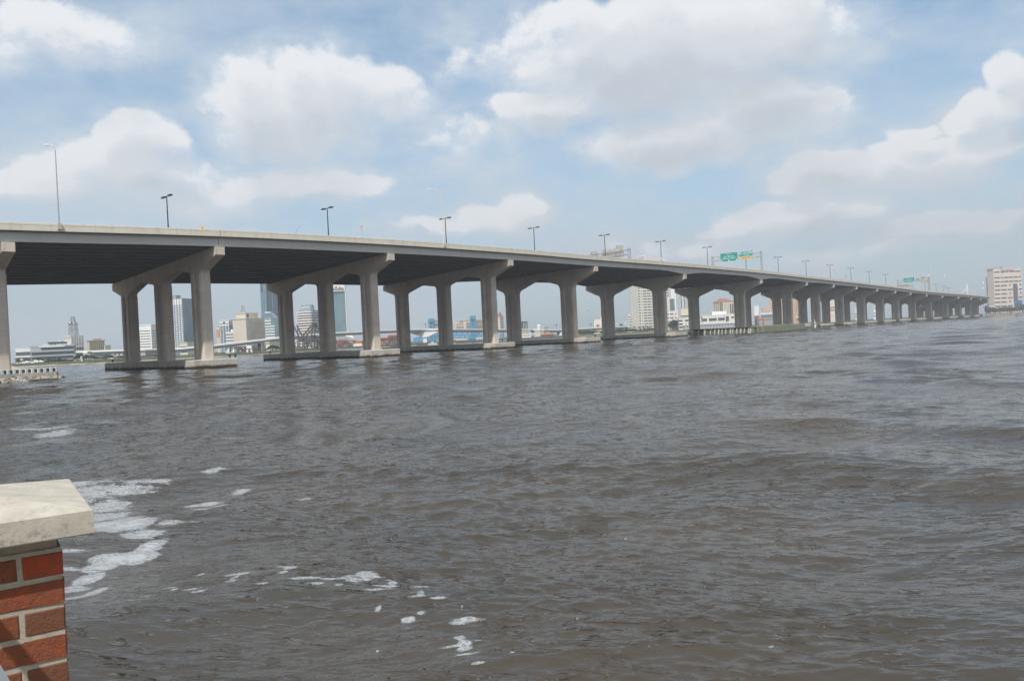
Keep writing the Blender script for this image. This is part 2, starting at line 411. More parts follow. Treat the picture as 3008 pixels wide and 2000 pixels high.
def head_mb(sg):
    m = MB(); x = sg * 1.55
    m.prism([(x - .75, -.28, 0), (x + .75, -.28, 0), (x + .75, .28, 0), (x - .75, .28, 0)], (0, 0, -.12), (0, 0, .08))
    m.prism([(x - .5, -.2, 0), (x + .5, -.2, 0), (x + .5, .2, 0), (x - .5, .2, 0)], (0, 0, .08), (0, 0, .2)); return m
heads = [head_mb(sg).mesh('lamp_head', M['lamp_dark']) for sg in (-1, 1)]
armm = MB().tube([(-.9, 0, 0), (.9, 0, 0)], .08, 8).mesh('arm', M['lamp_dark'])
for i, (b, t) in enumerate(LAMPS):
    s = s_at(b[0], -20); q, d, n = deckpt(s, -20.)
    zt = z_px(q, *t); hgt = max(9.5, zt - q.z)
    L_ = thing('twin_street_lamp', ORD[i] + ' dark twin-headed lamp post from the left end of the bridge median', 'street lamp', q, 'dark twin-headed lamp posts along the bridge median')
    L_.rotation_euler.z = math.atan2(n.y, n.x)
    k_ = 1.0
    for nm, me in (('pole', MB().tube([(0, 0, 0), (0, 0, hgt)], [.17, .11], 8).mesh('pole', M['lamp_dark'])), ('arm', armm), ('lamp_head', heads[0]), ('lamp_head', heads[1])):
        o = bpy.data.objects.new(nm, me); COL.objects.link(o); o.parent = L_
        if nm != 'pole': o.location.z = hgt
# ---- tall single-arm lamps bolted on the near parapet
def cobra(nm_label, base_px, bend_px, head_px, u, mt, r=.10, pier=True, par=True):
    s = s_at(base_px[0], u, base_px[1]); q, d, n = deckpt(s, u); q.z = z_at(s, u) - (.6 if par else PARH)
    t = thing('street_lamp', nm_label, 'street lamp', q, 'pale single-arm lamp posts on the bridge')
    zb = z_px(q, *bend_px); bend = Vector((q.x, q.y, zb))
    rr = ray(*head_px); hp = EYE + rr * (q.y / rr.y)
    MB().tube([q, bend], [r * 1.15, r * .7], 10).build('pole', mt, t)
    mid = bend.lerp(hp, .5) + Vector((0, 0, .28 * abs(hp.z - bend.z) + .1))
    MB().tube([bend - Vector((0, 0, .1)), bend.lerp(mid, .5) + Vector((0, 0, .1)), mid, hp], [.07, .06, .055, .05], 8).build('arm', mt, t)
    ax = (hp - bend).normalized(); ax.z = 0; ax.normalize()
    h = MB(); c = hp + ax * .3
    h.loft([[c + ax * a * .8 + Vector((-ax.y, ax.x, 0)) * w * .7 * y_ + Vector((0, 0, zz * w * .65)) for y_, zz in ((-1, 0), (-.6, .6), (.6, .6), (1, 0), (.7, -.7), (-.7, -.7))] for a, w in ((-.55, .06), (-.35, .18), (.1, .24), (.5, .18), (.62, .06))])
    h.build('lamp_head', M['white'], t)
    if par: MB().box(q + Vector((0, 0, .1)) + n * .12, (.62, .5, .95), math.atan2(d.y, d.x)).build('base_bracket', M['concrete'], t)
    return t
cobra('tall pale lamp post on the near parapet at the left edge, head to the left', (173.5, 655), (168, 441), (145, 426), 4.0, M['galv'])
cobra('tall pale lamp post on the near parapet left of the yield sign span end', (1303.9, 717), (1297.3, 571.5), (1264, 556), 3.9, M['parapet'])
bpy.data.objects['street_lamp.001']['label'] = 'tall cream lamp post on the near parapet above the third river pier'
cobra('short curved lamp arm peeping over the far parapet, head to the right', (870, 700), (871.5, 683), (890, 660), -49., M['galv'], .11, par=False)
# ---- small traffic signs
def signpost(label, px, py_top, u, kind):
    s = s_at(px, u); q, d, n = deckpt(s, u); zt = z_px(q, px, py_top)
    t = thing('traffic_sign', label, 'traffic sign', q)
    MB().tube([q, (q.x, q.y, zt - .1)], .05, 6).build('post', M['galv'], t)
    c = Vector((q.x, q.y, 0)) - d * .08; fx = n; U = Vector((0, 0, 1))
    if kind == 'warn':
        r = .72; cz = zt - r
        MB().prism([c + fx * a + U * (cz + b) for a, b in ((0, r), (r, 0), (0, -r), (-r, 0))], (0, 0, 0), -d * .03).build('panel', M['signyellow'], t)
        MB().prism([c - d * .04 + fx * a * .24 + U * (cz + b * .24) for a, b in ((0, 1.3), (.8, .2), (.3, .2), (.3, -1), (-.3, -1), (-.3, .2), (-.8, .2))], (0, 0, 0), -d * .02).build('arrow', M['black'], t)
    elif kind == 'yield':
        r = .62
        MB().prism([c + fx * a + U * (zt + b) for a, b in ((-r, 0), (r, 0), (0, -1.75 * r))], (0, 0, 0), -d * .03).build('panel', M['red'], t)
        MB().prism([c - d * .04 + fx * a * .58 + U * (zt - .22 + b * .55) for a, b in ((-r, 0), (r, 0), (0, -1.75 * r))], (0, 0, 0), -d * .02).build('panel_centre', M['signwhite'], t)
    else:
        r = .85; cz = zt - r
        MB().prism([c + fx * r * math.cos(a) + U * (cz + r * math.sin(a)) for a in [R_(22.5 + 45 * i) for i in range(8)]], (0, 0, 0), -d * .03).build('panel', M['bluegrey'], t)
        MB().prism([c - d * .05 + fx * r * .6 * math.cos(a) + U * (cz + r * .6 * math.sin(a)) for a in [R_(30 * i) for i in range(12)]], (0, 0, 0), -d * .02).build('panel_centre', M['galv'], t)
    return t
signpost('yellow diamond warning sign peeping over the parapet', 601.5, 661.2, -1.5, 'warn')
signpost('red and white triangular yield sign over the bridge deck', 1067.7, 665, -34, 'yield')
signpost('small round grey sign on a post among the far lamp posts', 2483.5, 808, -8, 'round')
# ---- overhead gantries
def gantry(label, s, ur, ul, ztr, ztl, panels, face=-1, hd=1.9, truss_u=None):
    p, d, n = path(s); U = Vector((0, 0, 1)); fd = d * face
    q = deckpt(s, ur)[0]
    t = thing('sign_gantry', label, 'sign gantry', q)
    P = lambda u, v, zz: p + n * u + d * v + U * zz
    for u, zt in ((ur, ztr), (ul, ztl)):
        m = MB(); zb = z_at(s, u) - PARH
        for v in (-.9, .9): m.tube([P(u, v, zb), P(u, v, zt)], .14, 8)
        k = 0; zz = zb + .4
        while zz < zt - 1.2:
            m.bar(P(u, -.9 if k % 2 else .9, zz), P(u, .9 if k % 2 else -.9, zz + 1.4), .12); zz += 1.4; k += 1
        m.bar(P(u, -.9, zt - .2), P(u, .9, zt - .2), .15)
        m.build('gantry_leg', M['galv'], t)
    m = MB(); nseg = 12
    for v in (-.6, .6):
        for dz in (0, -hd):
            m.tube([P(ur, v, ztr - .6 + dz), P(ul, v, ztl - .6 + dz)], .09, 8)
    for i in range(nseg):
        a, b = i / nseg, (i + 1) / nseg; f = lambda w: (ur + (ul - ur) * w, ztr + (ztl - ztr) * w - .6)
        (u0, z0), (u1, z1) = f(a), f(b)
        for v in (-.6, .6): m.bar(P(u0, v, z0 - (hd if i % 2 else 0)), P(u1, v, z1 - (0 if i % 2 else hd)), .07)
        m.bar(P(u0, -.6, z0), P(u1, .6, z1), .08)
    m.build('truss', M['galv'], t)
    for pn in panels:
        us, zs = pn['u'], pn['z']      # left,right u ; bottom,top z at centre
        v = face * .95 if True else 0
        fv = face
        cu_ = (us[0] + us[1]) / 2; w = abs(us[1] - us[0]); cz = (zs[0] + zs[1]) / 2; h = zs[1] - zs[0]
        c = P(cu_, fv * .95, cz); ax = (n, d, U)
        pan = MB().box(c, (w, .08, h), ax=ax).build('sign_panel', pn['m'], t)
        if pn.get('border', True):
            b = MB(); o = c + fd * .06; g = .09
            for a_, b_, sx, sz in ((0, h / 2 - g, w - .1, .09), (0, -h / 2 + g, w - .1, .09), (-w / 2 + g, 0, .09, h - .1), (w / 2 - g, 0, .09, h - .1)):
                b.box(o + n * a_ + U * b_, (sx, .03, sz), ax=ax)
            b.build('border', M['signwhite'], pan)
        ux = n if face == -1 else -n
        for txt, fx, fz, sz, mm in pn.get('txt', []):
            lettering(txt, sz, c + fd * .05 + ux * (fx * w / 2) + U * (fz * h / 2), ux, U, M[mm], pan, bold=.0)
        for fx, fz, sz in pn.get('arrows', []):
            o = c + fd * .06 + ux * (fx * w / 2) + U * (fz * h / 2)
            MB().prism([o + ux * a * sz + U * b * sz for a, b in ((0, -.5), (.42, -.02), (.16, -.02), (.16, .5), (-.16, .5), (-.16, -.02), (-.42, -.02))], (0, 0, 0), fd * .03).build('arrow', M['signwhite'], pan)
        if 'shield' in pn:
            fx, fz, sz = pn['shield']; o = c + fd * .06 + ux * (fx * w / 2) + U * (fz * h / 2)
            MB().prism([o + ux * a * sz + U * b * sz for a, b in ((-.45, .45), (0, .38), (.45, .45), (.5, .05), (.3, -.35), (0, -.5), (-.3, -.35), (-.5, .05))], (0, 0, 0), fd * .03).build('route_shield', M['signblue'], pan)
            lettering('95', sz * .5, o + fd * .04, ux, U, M['signwhite'], pan)
        if pn.get('back'):
            for j in range(4):
                uu = us[0] + (us[1] - us[0]) * (j + .5) / 4
                MB().box(P(uu, fv * .95 - face * .12, cz), (.1, .1, h), ax=ax).build('stiffener', M['galv'], pan)
    return t
def zline(s, pts):
    """pixel -> (u, z) on the cross-section plane at s"""
    out = []
    for px, py in pts:
        u = u_at(px, s, py); p, d, n = path(s); q = p + n * u; out.append((u, z_px(q, px, py)))
    return out
sg = s_at(2239, 2.2)
def panel_from(s, k, tl, tr, br, bl, **kw):
    a = zline(s, [z(k, *tl), z(k, *tr), z(k, *br), z(k, *bl)])
    return dict(u=((a[0][0] + a[3][0]) / 2, (a[1][0] + a[2][0]) / 2), z=((a[2][1] + a[3][1]) / 2, (a[0][1] + a[1][1]) / 2), **kw)
big = dict(txt=[('SOUTH', -.12, .66, .62, 'signwhite'), ('Jax  Beaches', .05, .18, 1.0, 'signwhite'), ('Daytona  Beach', 0, -.26, .98, 'signwhite')], shield=(.3, .66, .95), arrows=[(-.84, -.74, .9), (0, -.74, .9), (.84, -.74, .9)])
pans = [panel_from(sg, 'I', (825, 272), (1380, 212), (1392, 490), (845, 548), m=M['signgreen'], **big),
        panel_from(sg, 'I', (1420, 265), (1855, 215), (1862, 342), (1425, 388), m=M['signgreen'], txt=[('San Marco Blvd', 0, .4, .95, 'signwhite'), ('1/2  MILE', 0, -.45, .7, 'signwhite')]),
        panel_from(sg, 'I', (1422, 394), (1872, 348), (1878, 398), (1430, 448), m=M['signyellow'], border=False, txt=[('EXIT    ONLY', 0, 0, .6, 'black')]),
        panel_from(sg, 'I', (1590, 188), (1850, 162), (1852, 208), (1592, 236), m=M['signgreen'], txt=[('EXIT 350', 0, 0, .55, 'signwhite')])]
zr = zline(sg, [z('I', 2095, 195)])[0]; zl = zline(sg, [z('I', 560, 355)])[0]
gantry('sign gantry over the near lanes with large green direction signs, left of the main span', sg, zr[0], zl[0], zr[1], zl[1], pans)
bpy.data.objects['sign_gantry']['label'] = 'overhead gantry above the main span with a green sign and a yellow-bottomed green sign'
s13 = s_at(2731, 2.2)
big2 = dict(big); 
pans = [panel_from(s13, 'K', (488, 668), (962, 632), (966, 842), (492, 875), m=M['signgreen'], **big2),
        panel_from(s13, 'K', (1015, 690), (1160, 680), (1165, 770), (1020, 785), m=M['signgreen'], txt=[('EXIT', 0, 0, .6, 'signwhite')]),
        panel_from(s13, 'K', (1210, 628), (1395, 612), (1397, 690), (1212, 700), m=M['signgreen'], txt=[('EXIT 349', 0, 0, .5, 'signwhite')]),
        panel_from(s13, 'K', (1175, 718), (1410, 702), (1412, 768), (1178, 782), m=M['signyellow'], border=False, txt=[('EXIT ONLY', 0, 0, .6, 'black')])]
zr = zline(s13, [z('K', 1560, 630)])[0]; zl = zline(s13, [z('K', 235, 735)])[0]
gantry('farther gantry with green and yellow signs beside the red and white mast', s13, zr[0], zl[0], zr[1], zl[1], pans)
s5b = s_at(1848, -22.5)
pans = [panel_from(s5b, 'J', (530, 290), (1078, 228), (1082, 462), (535, 500), m=M['alu'], border=False, back=True),
        panel_from(s5b, 'J', (885, 182), (1072, 160), (1075, 226), (888, 244), m=M['alu'], border=False, back=True),
        panel_from(s5b, 'J', (265, 332), (438, 316), (440, 480), (268, 500), m=M['alu'], border=False, back=True)]
zr = zline(s5b, [z('J', 1245, 245)])[0]; zl = zline(s5b, [z('J', 120, 405)])[0]
gantry('gantry seen from behind with bare grey sign backs, left of the white truck', s5b, zr[0], zl[0], zr[1], zl[1], pans, face=1)
s11b = s_at(2676, -22.5)
pans = [panel_from(s11b, 'K', (200, 905), (700, 925), (700, 1045), (200, 1010), m=M['alu'], border=False, back=True)]
pp, dd_, nn_ = path(s11b)
zr = zline(s11b, [z('K', 850, 905)])[0]
gantry('far gantry seen from behind, below the farther green signs', s11b, zr[0], zr[0] - 17, zr[1], zr[1] - .6, pans, face=1)
# ---- truck
st = s_at(1885, -5.2, 760); q, d, n = deckpt(st, -5.2)
tr = thing('box_truck', 'white lorry with long box trailer driving right behind the parapet', 'truck', q)
U = Vector((0, 0, 1)); ax = (d, n, U)
B = lambda m, a, c, zz, sz: m.box(q + d * a + n * c + U * zz, sz, ax=ax)
B(MB(), 6.9, 0, 2.65, (13.8, 2.6, 2.8)).build('trailer', M['white'], tr)
m = MB(); B(m, -.03, 0, 2.6, (.05, 2.3, 2.6)); m.build('rear_door', M['alu'], tr)
m = MB(); B(m, 17.0, 0, 1.9, (2.4, 2.4, 2.2)); m.prism([q + d * a + n * -1.1 + U * b for a, b in ((18.2, .9), (18.2, 2.5), (18.9, 2.1), (20.2, 1.9), (20.3, .9))], (0, 0, 0), n * 2.2); m.build('cab', M['white'], tr)
m = MB(); B(m, 16.2, 0, 3.2, (1.2, 2.2, .5)); m.build('roof_fairing', M['white'], tr)
m = MB(); B(m, 12.6, 1.31, 3.0, (.5, .03, 1.1)); B(m, 11.8, 1.31, 2.7, (.35, .03, .8)); B(m, 13.3, 1.31, 2.75, (.35, .03, .8)); m.build('emblem', M['grey'], tr)
m = MB(); B(m, 17.6, 1.21, 2.3, (.9, .03, .7)); m.build('side_window', M['glass_dark'], tr)
for a in (1.2, 2.5, 15.2, 16.5, 19.6):
    for c in (-1.1, 1.1):
        m = MB(); o = q + d * a + n * c + U * .52
        m.prism([o + d * .5 * math.cos(R_(30 * i)) + U * .5 * math.sin(R_(30 * i)) for i in range(12)], n * -.16, n * .16); m.build('wheel', M['black'], tr)
# ------------------------------------------------------------------ camera, sun, sky
cam = bpy.data.cameras.new('camera'); co = bpy.data.objects.new('camera', cam); COL.objects.link(co); S.camera = co
cam.sensor_width = 36; cam.lens = F / 3008 * 36; cam.clip_start = .1; cam.clip_end = 9000
mw = Matrix((CR, CU, -fwd)).transposed().to_4x4(); mw.translation = EYE; co.matrix_world = mw
d0 = path(CUM[2 + OFF])[1]; n0 = path(CUM[2 + OFF])[2]
SUN = (-d0 * .62 + n0 * .34 + Vector((0, 0, 1))).normalized()
sl = bpy.data.lights.new('sun', 'SUN'); sl.energy = 4.3; sl.angle = R_(.8); sl.color = (1, .95, .87)
so = bpy.data.objects.new('sun', sl); COL.objects.link(so); so.rotation_euler = SUN.to_track_quat('Z', 'Y').to_euler()
w = bpy.data.worlds.new('World'); S.world = w; w.use_nodes = True; nt = w.node_tree
for n_ in list(nt.nodes): nt.nodes.remove(n_)
out = N(nt, 'ShaderNodeOutputWorld'); bg = N(nt, 'ShaderNodeBackground'); SKY = .11; bg.inputs[1].default_value = SKY
nt.links.new(bg.outputs[0], out.inputs[0])
sky = N(nt, 'ShaderNodeTexSky', sky_type='NISHITA'); sky.sun_disc = False
sky.sun_elevation = math.asin(SUN.z); sky.sun_rotation = math.atan2(SUN.x, SUN.y); sky.air_density = 1.0; sky.dust_density = 1.6; sky.ozone_density = 1.6
tc = N(nt, 'ShaderNodeTexCoord'); sep = N(nt, 'ShaderNodeSeparateXYZ'); nt.links.new(tc.outputs['Generated'], sep.inputs[0])
az = mathn(nt, 'ARCTAN2', sep.outputs['X'], sep.outputs['Y']); el = mathn(nt, 'ARCSINE', sep.outputs['Z'])
P0 = N(nt, 'ShaderNodeCombineXYZ'); nt.links.new(az, P0.inputs[0]); nt.links.new(el, P0.inputs[1])
D = 1.2756
CL = [  # cloud masses in the sky as (x, y, rx, ry, weight) in picture units, turned into azimuth / elevation
    (105, 50, 210, 62, .72), (20, 85, 90, 40, .6), (612, 240, 130, 80, 1.15), (735, 190, 150, 88, 1.3), (680, 140, 70, 40, 1.1), (857, 195, 110, 52, .95), (665, 290, 165, 55, .85), (940, 220, 60, 40, .6),
    (262, 376, 175, 60, 1.2), (335, 315, 90, 58, 1.2), (122, 411, 110, 36, 1.0), (400, 400, 110, 45, .6), (755, 428, 145, 38, .95), (560, 445, 190, 38, .5), (1137, 507, 112, 42, 1.1), (1200, 480, 60, 32, 1.0), (980, 525, 110, 20, .65),
    (1540, 90, 380, 105, 1.3), (1767, 62, 175, 88, 1.25), (1330, 52, 120, 50, .95), (1560, 180, 300, 62, 1.1), (1690, 130, 220, 70, 1.0), (1250, 245, 135, 44, 1.25), (1400, 200, 120, 40, .7), (1540, 320, 190, 56, 1.2), (1750, 262, 150, 78, 1.3), (1640, 345, 150, 40, .8), (1895, 262, 55, 45, .75),
    (1925, 402, 185, 50, 1.25), (2187, 338, 200, 46, 1.1), (1855, 428, 125, 30, 1.0), (2080, 380, 170, 45, .9), (2275, 245, 115, 52, 1.2), (2335, 170, 65, 62, 1.2), (2108, 288, 52, 25, .9), (2330, 320, 90, 45, .9),
    (1835, 508, 175, 42, 1.1), (1700, 535, 90, 22, .7), (2187, 525, 150, 34, 1.1), (2330, 495, 60, 16, .6), (1560, 575, 150, 22, .45), (1960, 590, 180, 18, .4), (300, 560, 260, 22, .3), (1060, 330, 90, 40, .35), (1080, 120, 80, 35, .3)]
grp = bpy.data.node_groups.new('cloud_field', 'ShaderNodeTree')
grp.interface.new_socket('P', in_out='INPUT', socket_type='NodeSocketVector'); grp.interface.new_socket('D', in_out='OUTPUT', socket_type='NodeSocketFloat')
gi = N(grp, 'NodeGroupInput'); go_ = N(grp, 'NodeGroupOutput'); gp = gi.outputs[0]
def vm(nt, op, a, b=None, c=None):
    n = N(nt, 'ShaderNodeVectorMath', operation=op)
    for i, v in enumerate((a, b, c)):
        if v is None: continue
        if isinstance(v, (tuple, Vector)): n.inputs[i].default_value = v
        else: nt.links.new(v, n.inputs[i])
    return n
wn = N(grp, 'ShaderNodeTexNoise'); wn.inputs['Scale'].default_value = 9; wn.inputs['Detail'].default_value = 3; grp.links.new(gp, wn.inputs['Vector'])
warp = vm(grp, 'MULTIPLY_ADD', wn.outputs['Color'], (.11, .07, 0), (-.055, -.035, 0)).outputs[0]
pw = vm(grp, 'ADD', gp, warp).outputs[0]
acc = None
for cx, cy, rx, ry, wt in CL:
    r = ray(cx * D, cy * D); a_, e_ = math.atan2(r.x, r.y), math.atan2(r.z, math.hypot(r.x, r.y))
    kx = math.cos(a_) ; rX, rY = rx * D / F * kx ** 1.5 * 1.12, ry * D / F * kx * 1.12
    s_ = vm(grp, 'SUBTRACT', pw, (a_, e_, 0)).outputs[0]; m_ = vm(grp, 'MULTIPLY', s_, (1 / rX, 1 / rY, 0)).outputs[0]
    l_ = vm(grp, 'DOT_PRODUCT', m_, m_).outputs['Value']
    f_ = mathn(grp, 'MULTIPLY', mathn(grp, 'SUBTRACT', 1.0, l_), wt)
    if acc is None: acc = f_
    else:
        n_ = N(grp, 'ShaderNodeMath', operation='SMOOTH_MAX'); n_.inputs[2].default_value = .25
        grp.links.new(acc, n_.inputs[0]); grp.links.new(f_, n_.inputs[1]); acc = n_.outputs[0]
# unseen clouds added outside the view, coverage raised to brighten water and scene
p3 = vm(grp, 'MULTIPLY', gp, (1.0, 1.7, 1)).outputs[0]
g_ = noise(grp, p3, 3.2, 3); sepg = N(grp, 'ShaderNodeSeparateXYZ'); grp.links.new(gp, sepg.inputs[0])
outside = mathn(grp, 'MAXIMUM', ramp(grp, mathn(grp, 'ABSOLUTE', sepg.outputs[0]), .62, .8), ramp(grp, sepg.outputs[1], .42, .6))
gen = mathn(grp, 'MULTIPLY', mathn(grp, 'SUBTRACT', g_, .33), 7.0)
gen = mathn(grp, 'SUBTRACT', gen, mathn(grp, 'MULTIPLY', mathn(grp, 'SUBTRACT', 1.0, outside), 4.0))
acc = mathn(grp, 'MAXIMUM', acc, gen); acc = mathn(grp, 'MAXIMUM', acc, -1.2)
det = noise(grp, vm(grp, 'MULTIPLY', gp, (1, 1.35, 1)).outputs[0], 26, 9, .60)
det2 = noise(grp, gp, 9, 4, .5)
dd = mathn(grp, 'ADD', acc, mathn(grp, 'MULTIPLY', mathn(grp, 'SUBTRACT', det, .5), 1.5))
dd = mathn(grp, 'ADD', dd, mathn(grp, 'MULTIPLY', mathn(grp, 'SUBTRACT', det2, .5), .9))
grp.links.new(dd, go_.inputs[0])
def field(off):
    g = N(nt, 'ShaderNodeGroup'); g.node_tree = grp
    nt.links.new(vm(nt, 'ADD', P0.outputs[0], off).outputs[0], g.inputs[0]); return g.outputs[0]
f0 = field((0, 0, 0)); f1 = field((-.010, .024, 0)); f2 = field((-.02, .070, 0))
def sstep(nt, v, a, b, o0=0., o1=1.):
    n = N(nt, 'ShaderNodeMapRange'); n.interpolation_type = 'SMOOTHSTEP'
    n.inputs[1].default_value = a; n.inputs[2].default_value = b; n.inputs[3].default_value = o0; n.inputs[4].default_value = o1
    nt.links.new(v, n.inputs[0]); return n.outputs[0]
topness = sstep(nt, mathn(nt, 'SUBTRACT', f0, f1), -.12, .40)
cA = sstep(nt, f0, -.06, .48); cB = sstep(nt, f0, -.55, 1.3)
cover = mathn(nt, 'ADD', mathn(nt, 'MULTIPLY', cA, topness), mathn(nt, 'MULTIPLY', cB, mathn(nt, 'SUBTRACT', 1.0, topness)))
thick = mathn(nt, 'ADD', mathn(nt, 'MULTIPLY', sstep(nt, f1, .0, 1.25), .55), mathn(nt, 'MULTIPLY', sstep(nt, f2, -.2, 1.1), .45))
lit = mathn(nt, 'SUBTRACT', 1.0, thick)
c_ = 1 / SKY
WHITE = tuple(v * c_ for v in (.80, .815, .84)); GREY = tuple(v * c_ for v in (.51, .55, .60)); VEIL = tuple(v * c_ for v in (.55, .63, .70))
ccol = mixc(nt, lit, GREY, WHITE)
veil = sstep(nt, noise(nt, vm(nt, 'MULTIPLY', P0.outputs[0], (1, 2.0, 1)).outputs[0], 4.6, 8, .64), .30, .64)
lowv = sstep(nt, el, .50, .0, .06, .50)
vf = mathn(nt, 'MINIMUM', mathn(nt, 'ADD', mathn(nt, 'MULTIPLY', mathn(nt, 'MULTIPLY', veil, sstep(nt, f0, -1.6, .2, .55, 1.0)), .76), mathn(nt, 'MULTIPLY', lowv, 1.0)), 1.0)
tint = N(nt, 'ShaderNodeMix', data_type='RGBA', blend_type='MULTIPLY'); tint.inputs[0].default_value = 1
nt.links.new(sky.outputs[0], tint.inputs[6]); tint.inputs[7].default_value = (.93, 1.22, 1.29, 1)
base = mixc(nt, vf, tint.outputs[2], VEIL)
colr = mixc(nt, mathn(nt, 'MULTIPLY', cover, .95), base, ccol)
nt.links.new(colr, bg.inputs[0])
# ------------------------------------------------------------------ river water
def water_mesh():
    r = [1.2]
    while r[-1] < 3600: r.append(r[-1] * 1.0036)
    r = np.array(r); th = np.concatenate([R_(1) * np.arange(-180, -44, 2.0), R_(1) * np.arange(-44, 44, .2), R_(1) * np.arange(44, 180.1, 2.0)])
    RR, TT = np.meshgrid(r, th, indexing='ij'); X = RR * np.sin(TT); Y = RR * np.cos(TT)
    sp = np.maximum(RR * .0036, RR * np.gradient(th)[None, :])
    Zh = np.zeros_like(X); DX = np.zeros_like(X); DY = np.zeros_like(X)
    patch = np.zeros_like(X)
    for i in range(7):
        a = RNG.uniform(0, 6.28); lam = RNG.uniform(7, 45); patch += np.sin(2 * np.pi / lam * (X * np.cos(a) + Y * np.sin(a)) + RNG.uniform(0, 6.28))
    patch = np.clip(.78 + .55 * patch / 1.9, .3, 1.9)
    lams = np.exp(np.linspace(np.log(.11), np.log(12.0), 96))
    for lam in lams:
        a = R_(-99) + RNG.normal() * (.50 if lam < 1.2 else .34); k = 2 * np.pi / lam
        amp = lam * (.0085 if lam < .30 else .0060 if lam < 1.0 else .0032 if lam < 4 else .0064 * (4 / lam) ** .5) * RNG.uniform(.5, 1.4)
        ph = k * (X * np.cos(a) + Y * np.sin(a)) + RNG.uniform(0, 6.28)
        # loosen the long straight crests
        a2 = a + 1.57; ph = ph + 1.4 * np.sin(k * .17 * (X * np.cos(a2) + Y * np.sin(a2)) + RNG.uniform(0, 6.28)) + .9 * np.sin(k * .071 * (X * np.cos(a + .9) + Y * np.sin(a + .9)))
        wgt = np.clip((lam / sp - 2.5) / 3.0, 0, 1) * amp * (patch if lam < 3 else 1)
        Zh += wgt * np.cos(ph); DX -= wgt * 1.0 * np.cos(a) * np.sin(ph); DY -= wgt * 1.0 * np.sin(a) * np.sin(ph)
    foam = np.full(X.shape, -1.0)
    FO = [(60, 1422, 330, 12, 1), (180, 1440, 160, 12, 1), (250, 1455, 120, 14, 1.1), (300, 1475, 90, 12, 1), (350, 1448, 110, 7, .9), (420, 1432, 90, 6, .9), (290, 1500, 100, 16, 1.5), (380, 1515, 60, 7, 1),
          (300, 1538, 110, 20, 2.4), (370, 1552, 80, 16, 2.4), (415, 1575, 60, 12, 1.8), (500, 1548, 60, 5, .9), (440, 1605, 34, 22, 2.2), (400, 1628, 60, 13, 2.2), (340, 1634, 70, 12, 2.2), (290, 1652, 50, 12, 1.8), (262, 1680, 38, 16, 1.8),
          (225, 1712, 40, 7, 1), (285, 1722, 26, 16, 1.7), (235, 1745, 50, 9, 1.5), (205, 1660, 50, 5, 1), (215, 1625, 60, 5, .8), (210, 1705, 40, 4, 1),
          (620, 1398, 38, 6, 1.2), (655, 1492, 70, 5, 1.3), (590, 1508, 36, 6, 1.3), (600, 1470, 60, 5, 1), (640, 1480, 30, 5, 1), (110, 1262, 95, 5, 1), (160, 1268, 45, 7, 1), (700, 1436, 40, 4, .9), (520, 1500, 40, 3, .8), (900, 1468, 30, 3, .7),
          (500, 1737, 34, 4, 1.2), (512, 1748, 14, 6, 1), (690, 1702, 40, 4, 1.2), (688, 1713, 14, 8, 1.2), (676, 1727, 22, 4, 1), (840, 1684, 30, 4, 1.2), (858, 1692, 26, 6, 1.2), (832, 1706, 18, 5, 1.1), (900, 1728, 50, 4, 1.2), (930, 1742, 36, 4, 1.1),
          (975, 1727, 40, 3, 1), (1085, 1712, 44, 8, 1.5), (1060, 1724, 44, 5, 1.3), (1030, 1722, 34, 3, 1), (1150, 1720, 26, 5, 1.2), (1160, 1732, 14, 6, 1.2), (1140, 1742, 44, 4, 1.3), (1112, 1752, 50, 3, 1.1), (1240, 1738, 30, 4, 1.1), (1236, 1762, 14, 8, 1.1), (1222, 1772, 32, 4, 1.2), (1280, 1785, 34, 2.5, 1),
          (1105, 1806, 9, 11, 1.2), (1188, 1838, 22, 7, 1.2), (1360, 1840, 52, 5, 1.3), (1330, 1848, 30, 4, 1), (1340, 1892, 20, 14, 1.6), (1352, 1912, 18, 14, 1.5), (1325, 1920, 50, 3, 1), (1352, 1930, 24, 8, 1.3), (1350, 1950, 45, 3.5, 1), (1228, 1822, 16, 5, 1), (1398, 1986, 22, 5, 1.2), (560, 1752, 34, 3, 1), (585, 1760, 20, 4, 1),
          (770, 1745, 20, 3, 1), (1395, 1908, 18, 4, 1), (1500, 1958, 12, 3, 1), (585, 1690, 16, 4, 1), (1000, 1742, 14, 3, .9)]
    FO += [(float(RNG.uniform(900, 2300)), float(RNG.uniform(1550, 1960)), float(RNG.uniform(2.5, 6)), float(RNG.uniform(1, 2)), 1.0) for _ in range(34)]
    for px, py, rx, ry, wt_ in FO:
        g = G(px, py); dd = g.y; ax_, ay_ = rx * dd / F, max(.03, ry * dd * dd / (H * F))
        q = ((X - g.x) / ax_) ** 2 + ((Y - g.y) / ay_) ** 2; foam = np.maximum(foam, wt_ * (1.15 - np.sqrt(q)))
    X = X + DX; Y = Y + DY
    nr, nc = X.shape; co_ = np.stack([X, Y, Zh], -1).reshape(-1, 3).astype(np.float32)
    idx = np.arange(nr * nc).reshape(nr, nc)
    q = np.stack([idx[:-1, :-1], idx[1:, :-1], idx[1:, 1:], idx[:-1, 1:]], -1).reshape(-1, 4)
    me = bpy.data.meshes.new('river'); me.vertices.add(len(co_)); me.vertices.foreach_set('co', co_.ravel())
    me.loops.add(q.size); me.loops.foreach_set('vertex_index', q.ravel().astype(np.int32))
    me.polygons.add(len(q)); me.polygons.foreach_set('loop_start', np.arange(0, q.size, 4, dtype=np.int32)); me.polygons.foreach_set('loop_total', np.full(len(q), 4, dtype=np.int32))
    me.polygons.foreach_set('use_smooth', np.ones(len(q), dtype=bool))
    at = me.attributes.new('foam', 'FLOAT', 'POINT'); at.data.foreach_set('value', foam.ravel().astype(np.float32))
    me.update(); me.validate(); return me
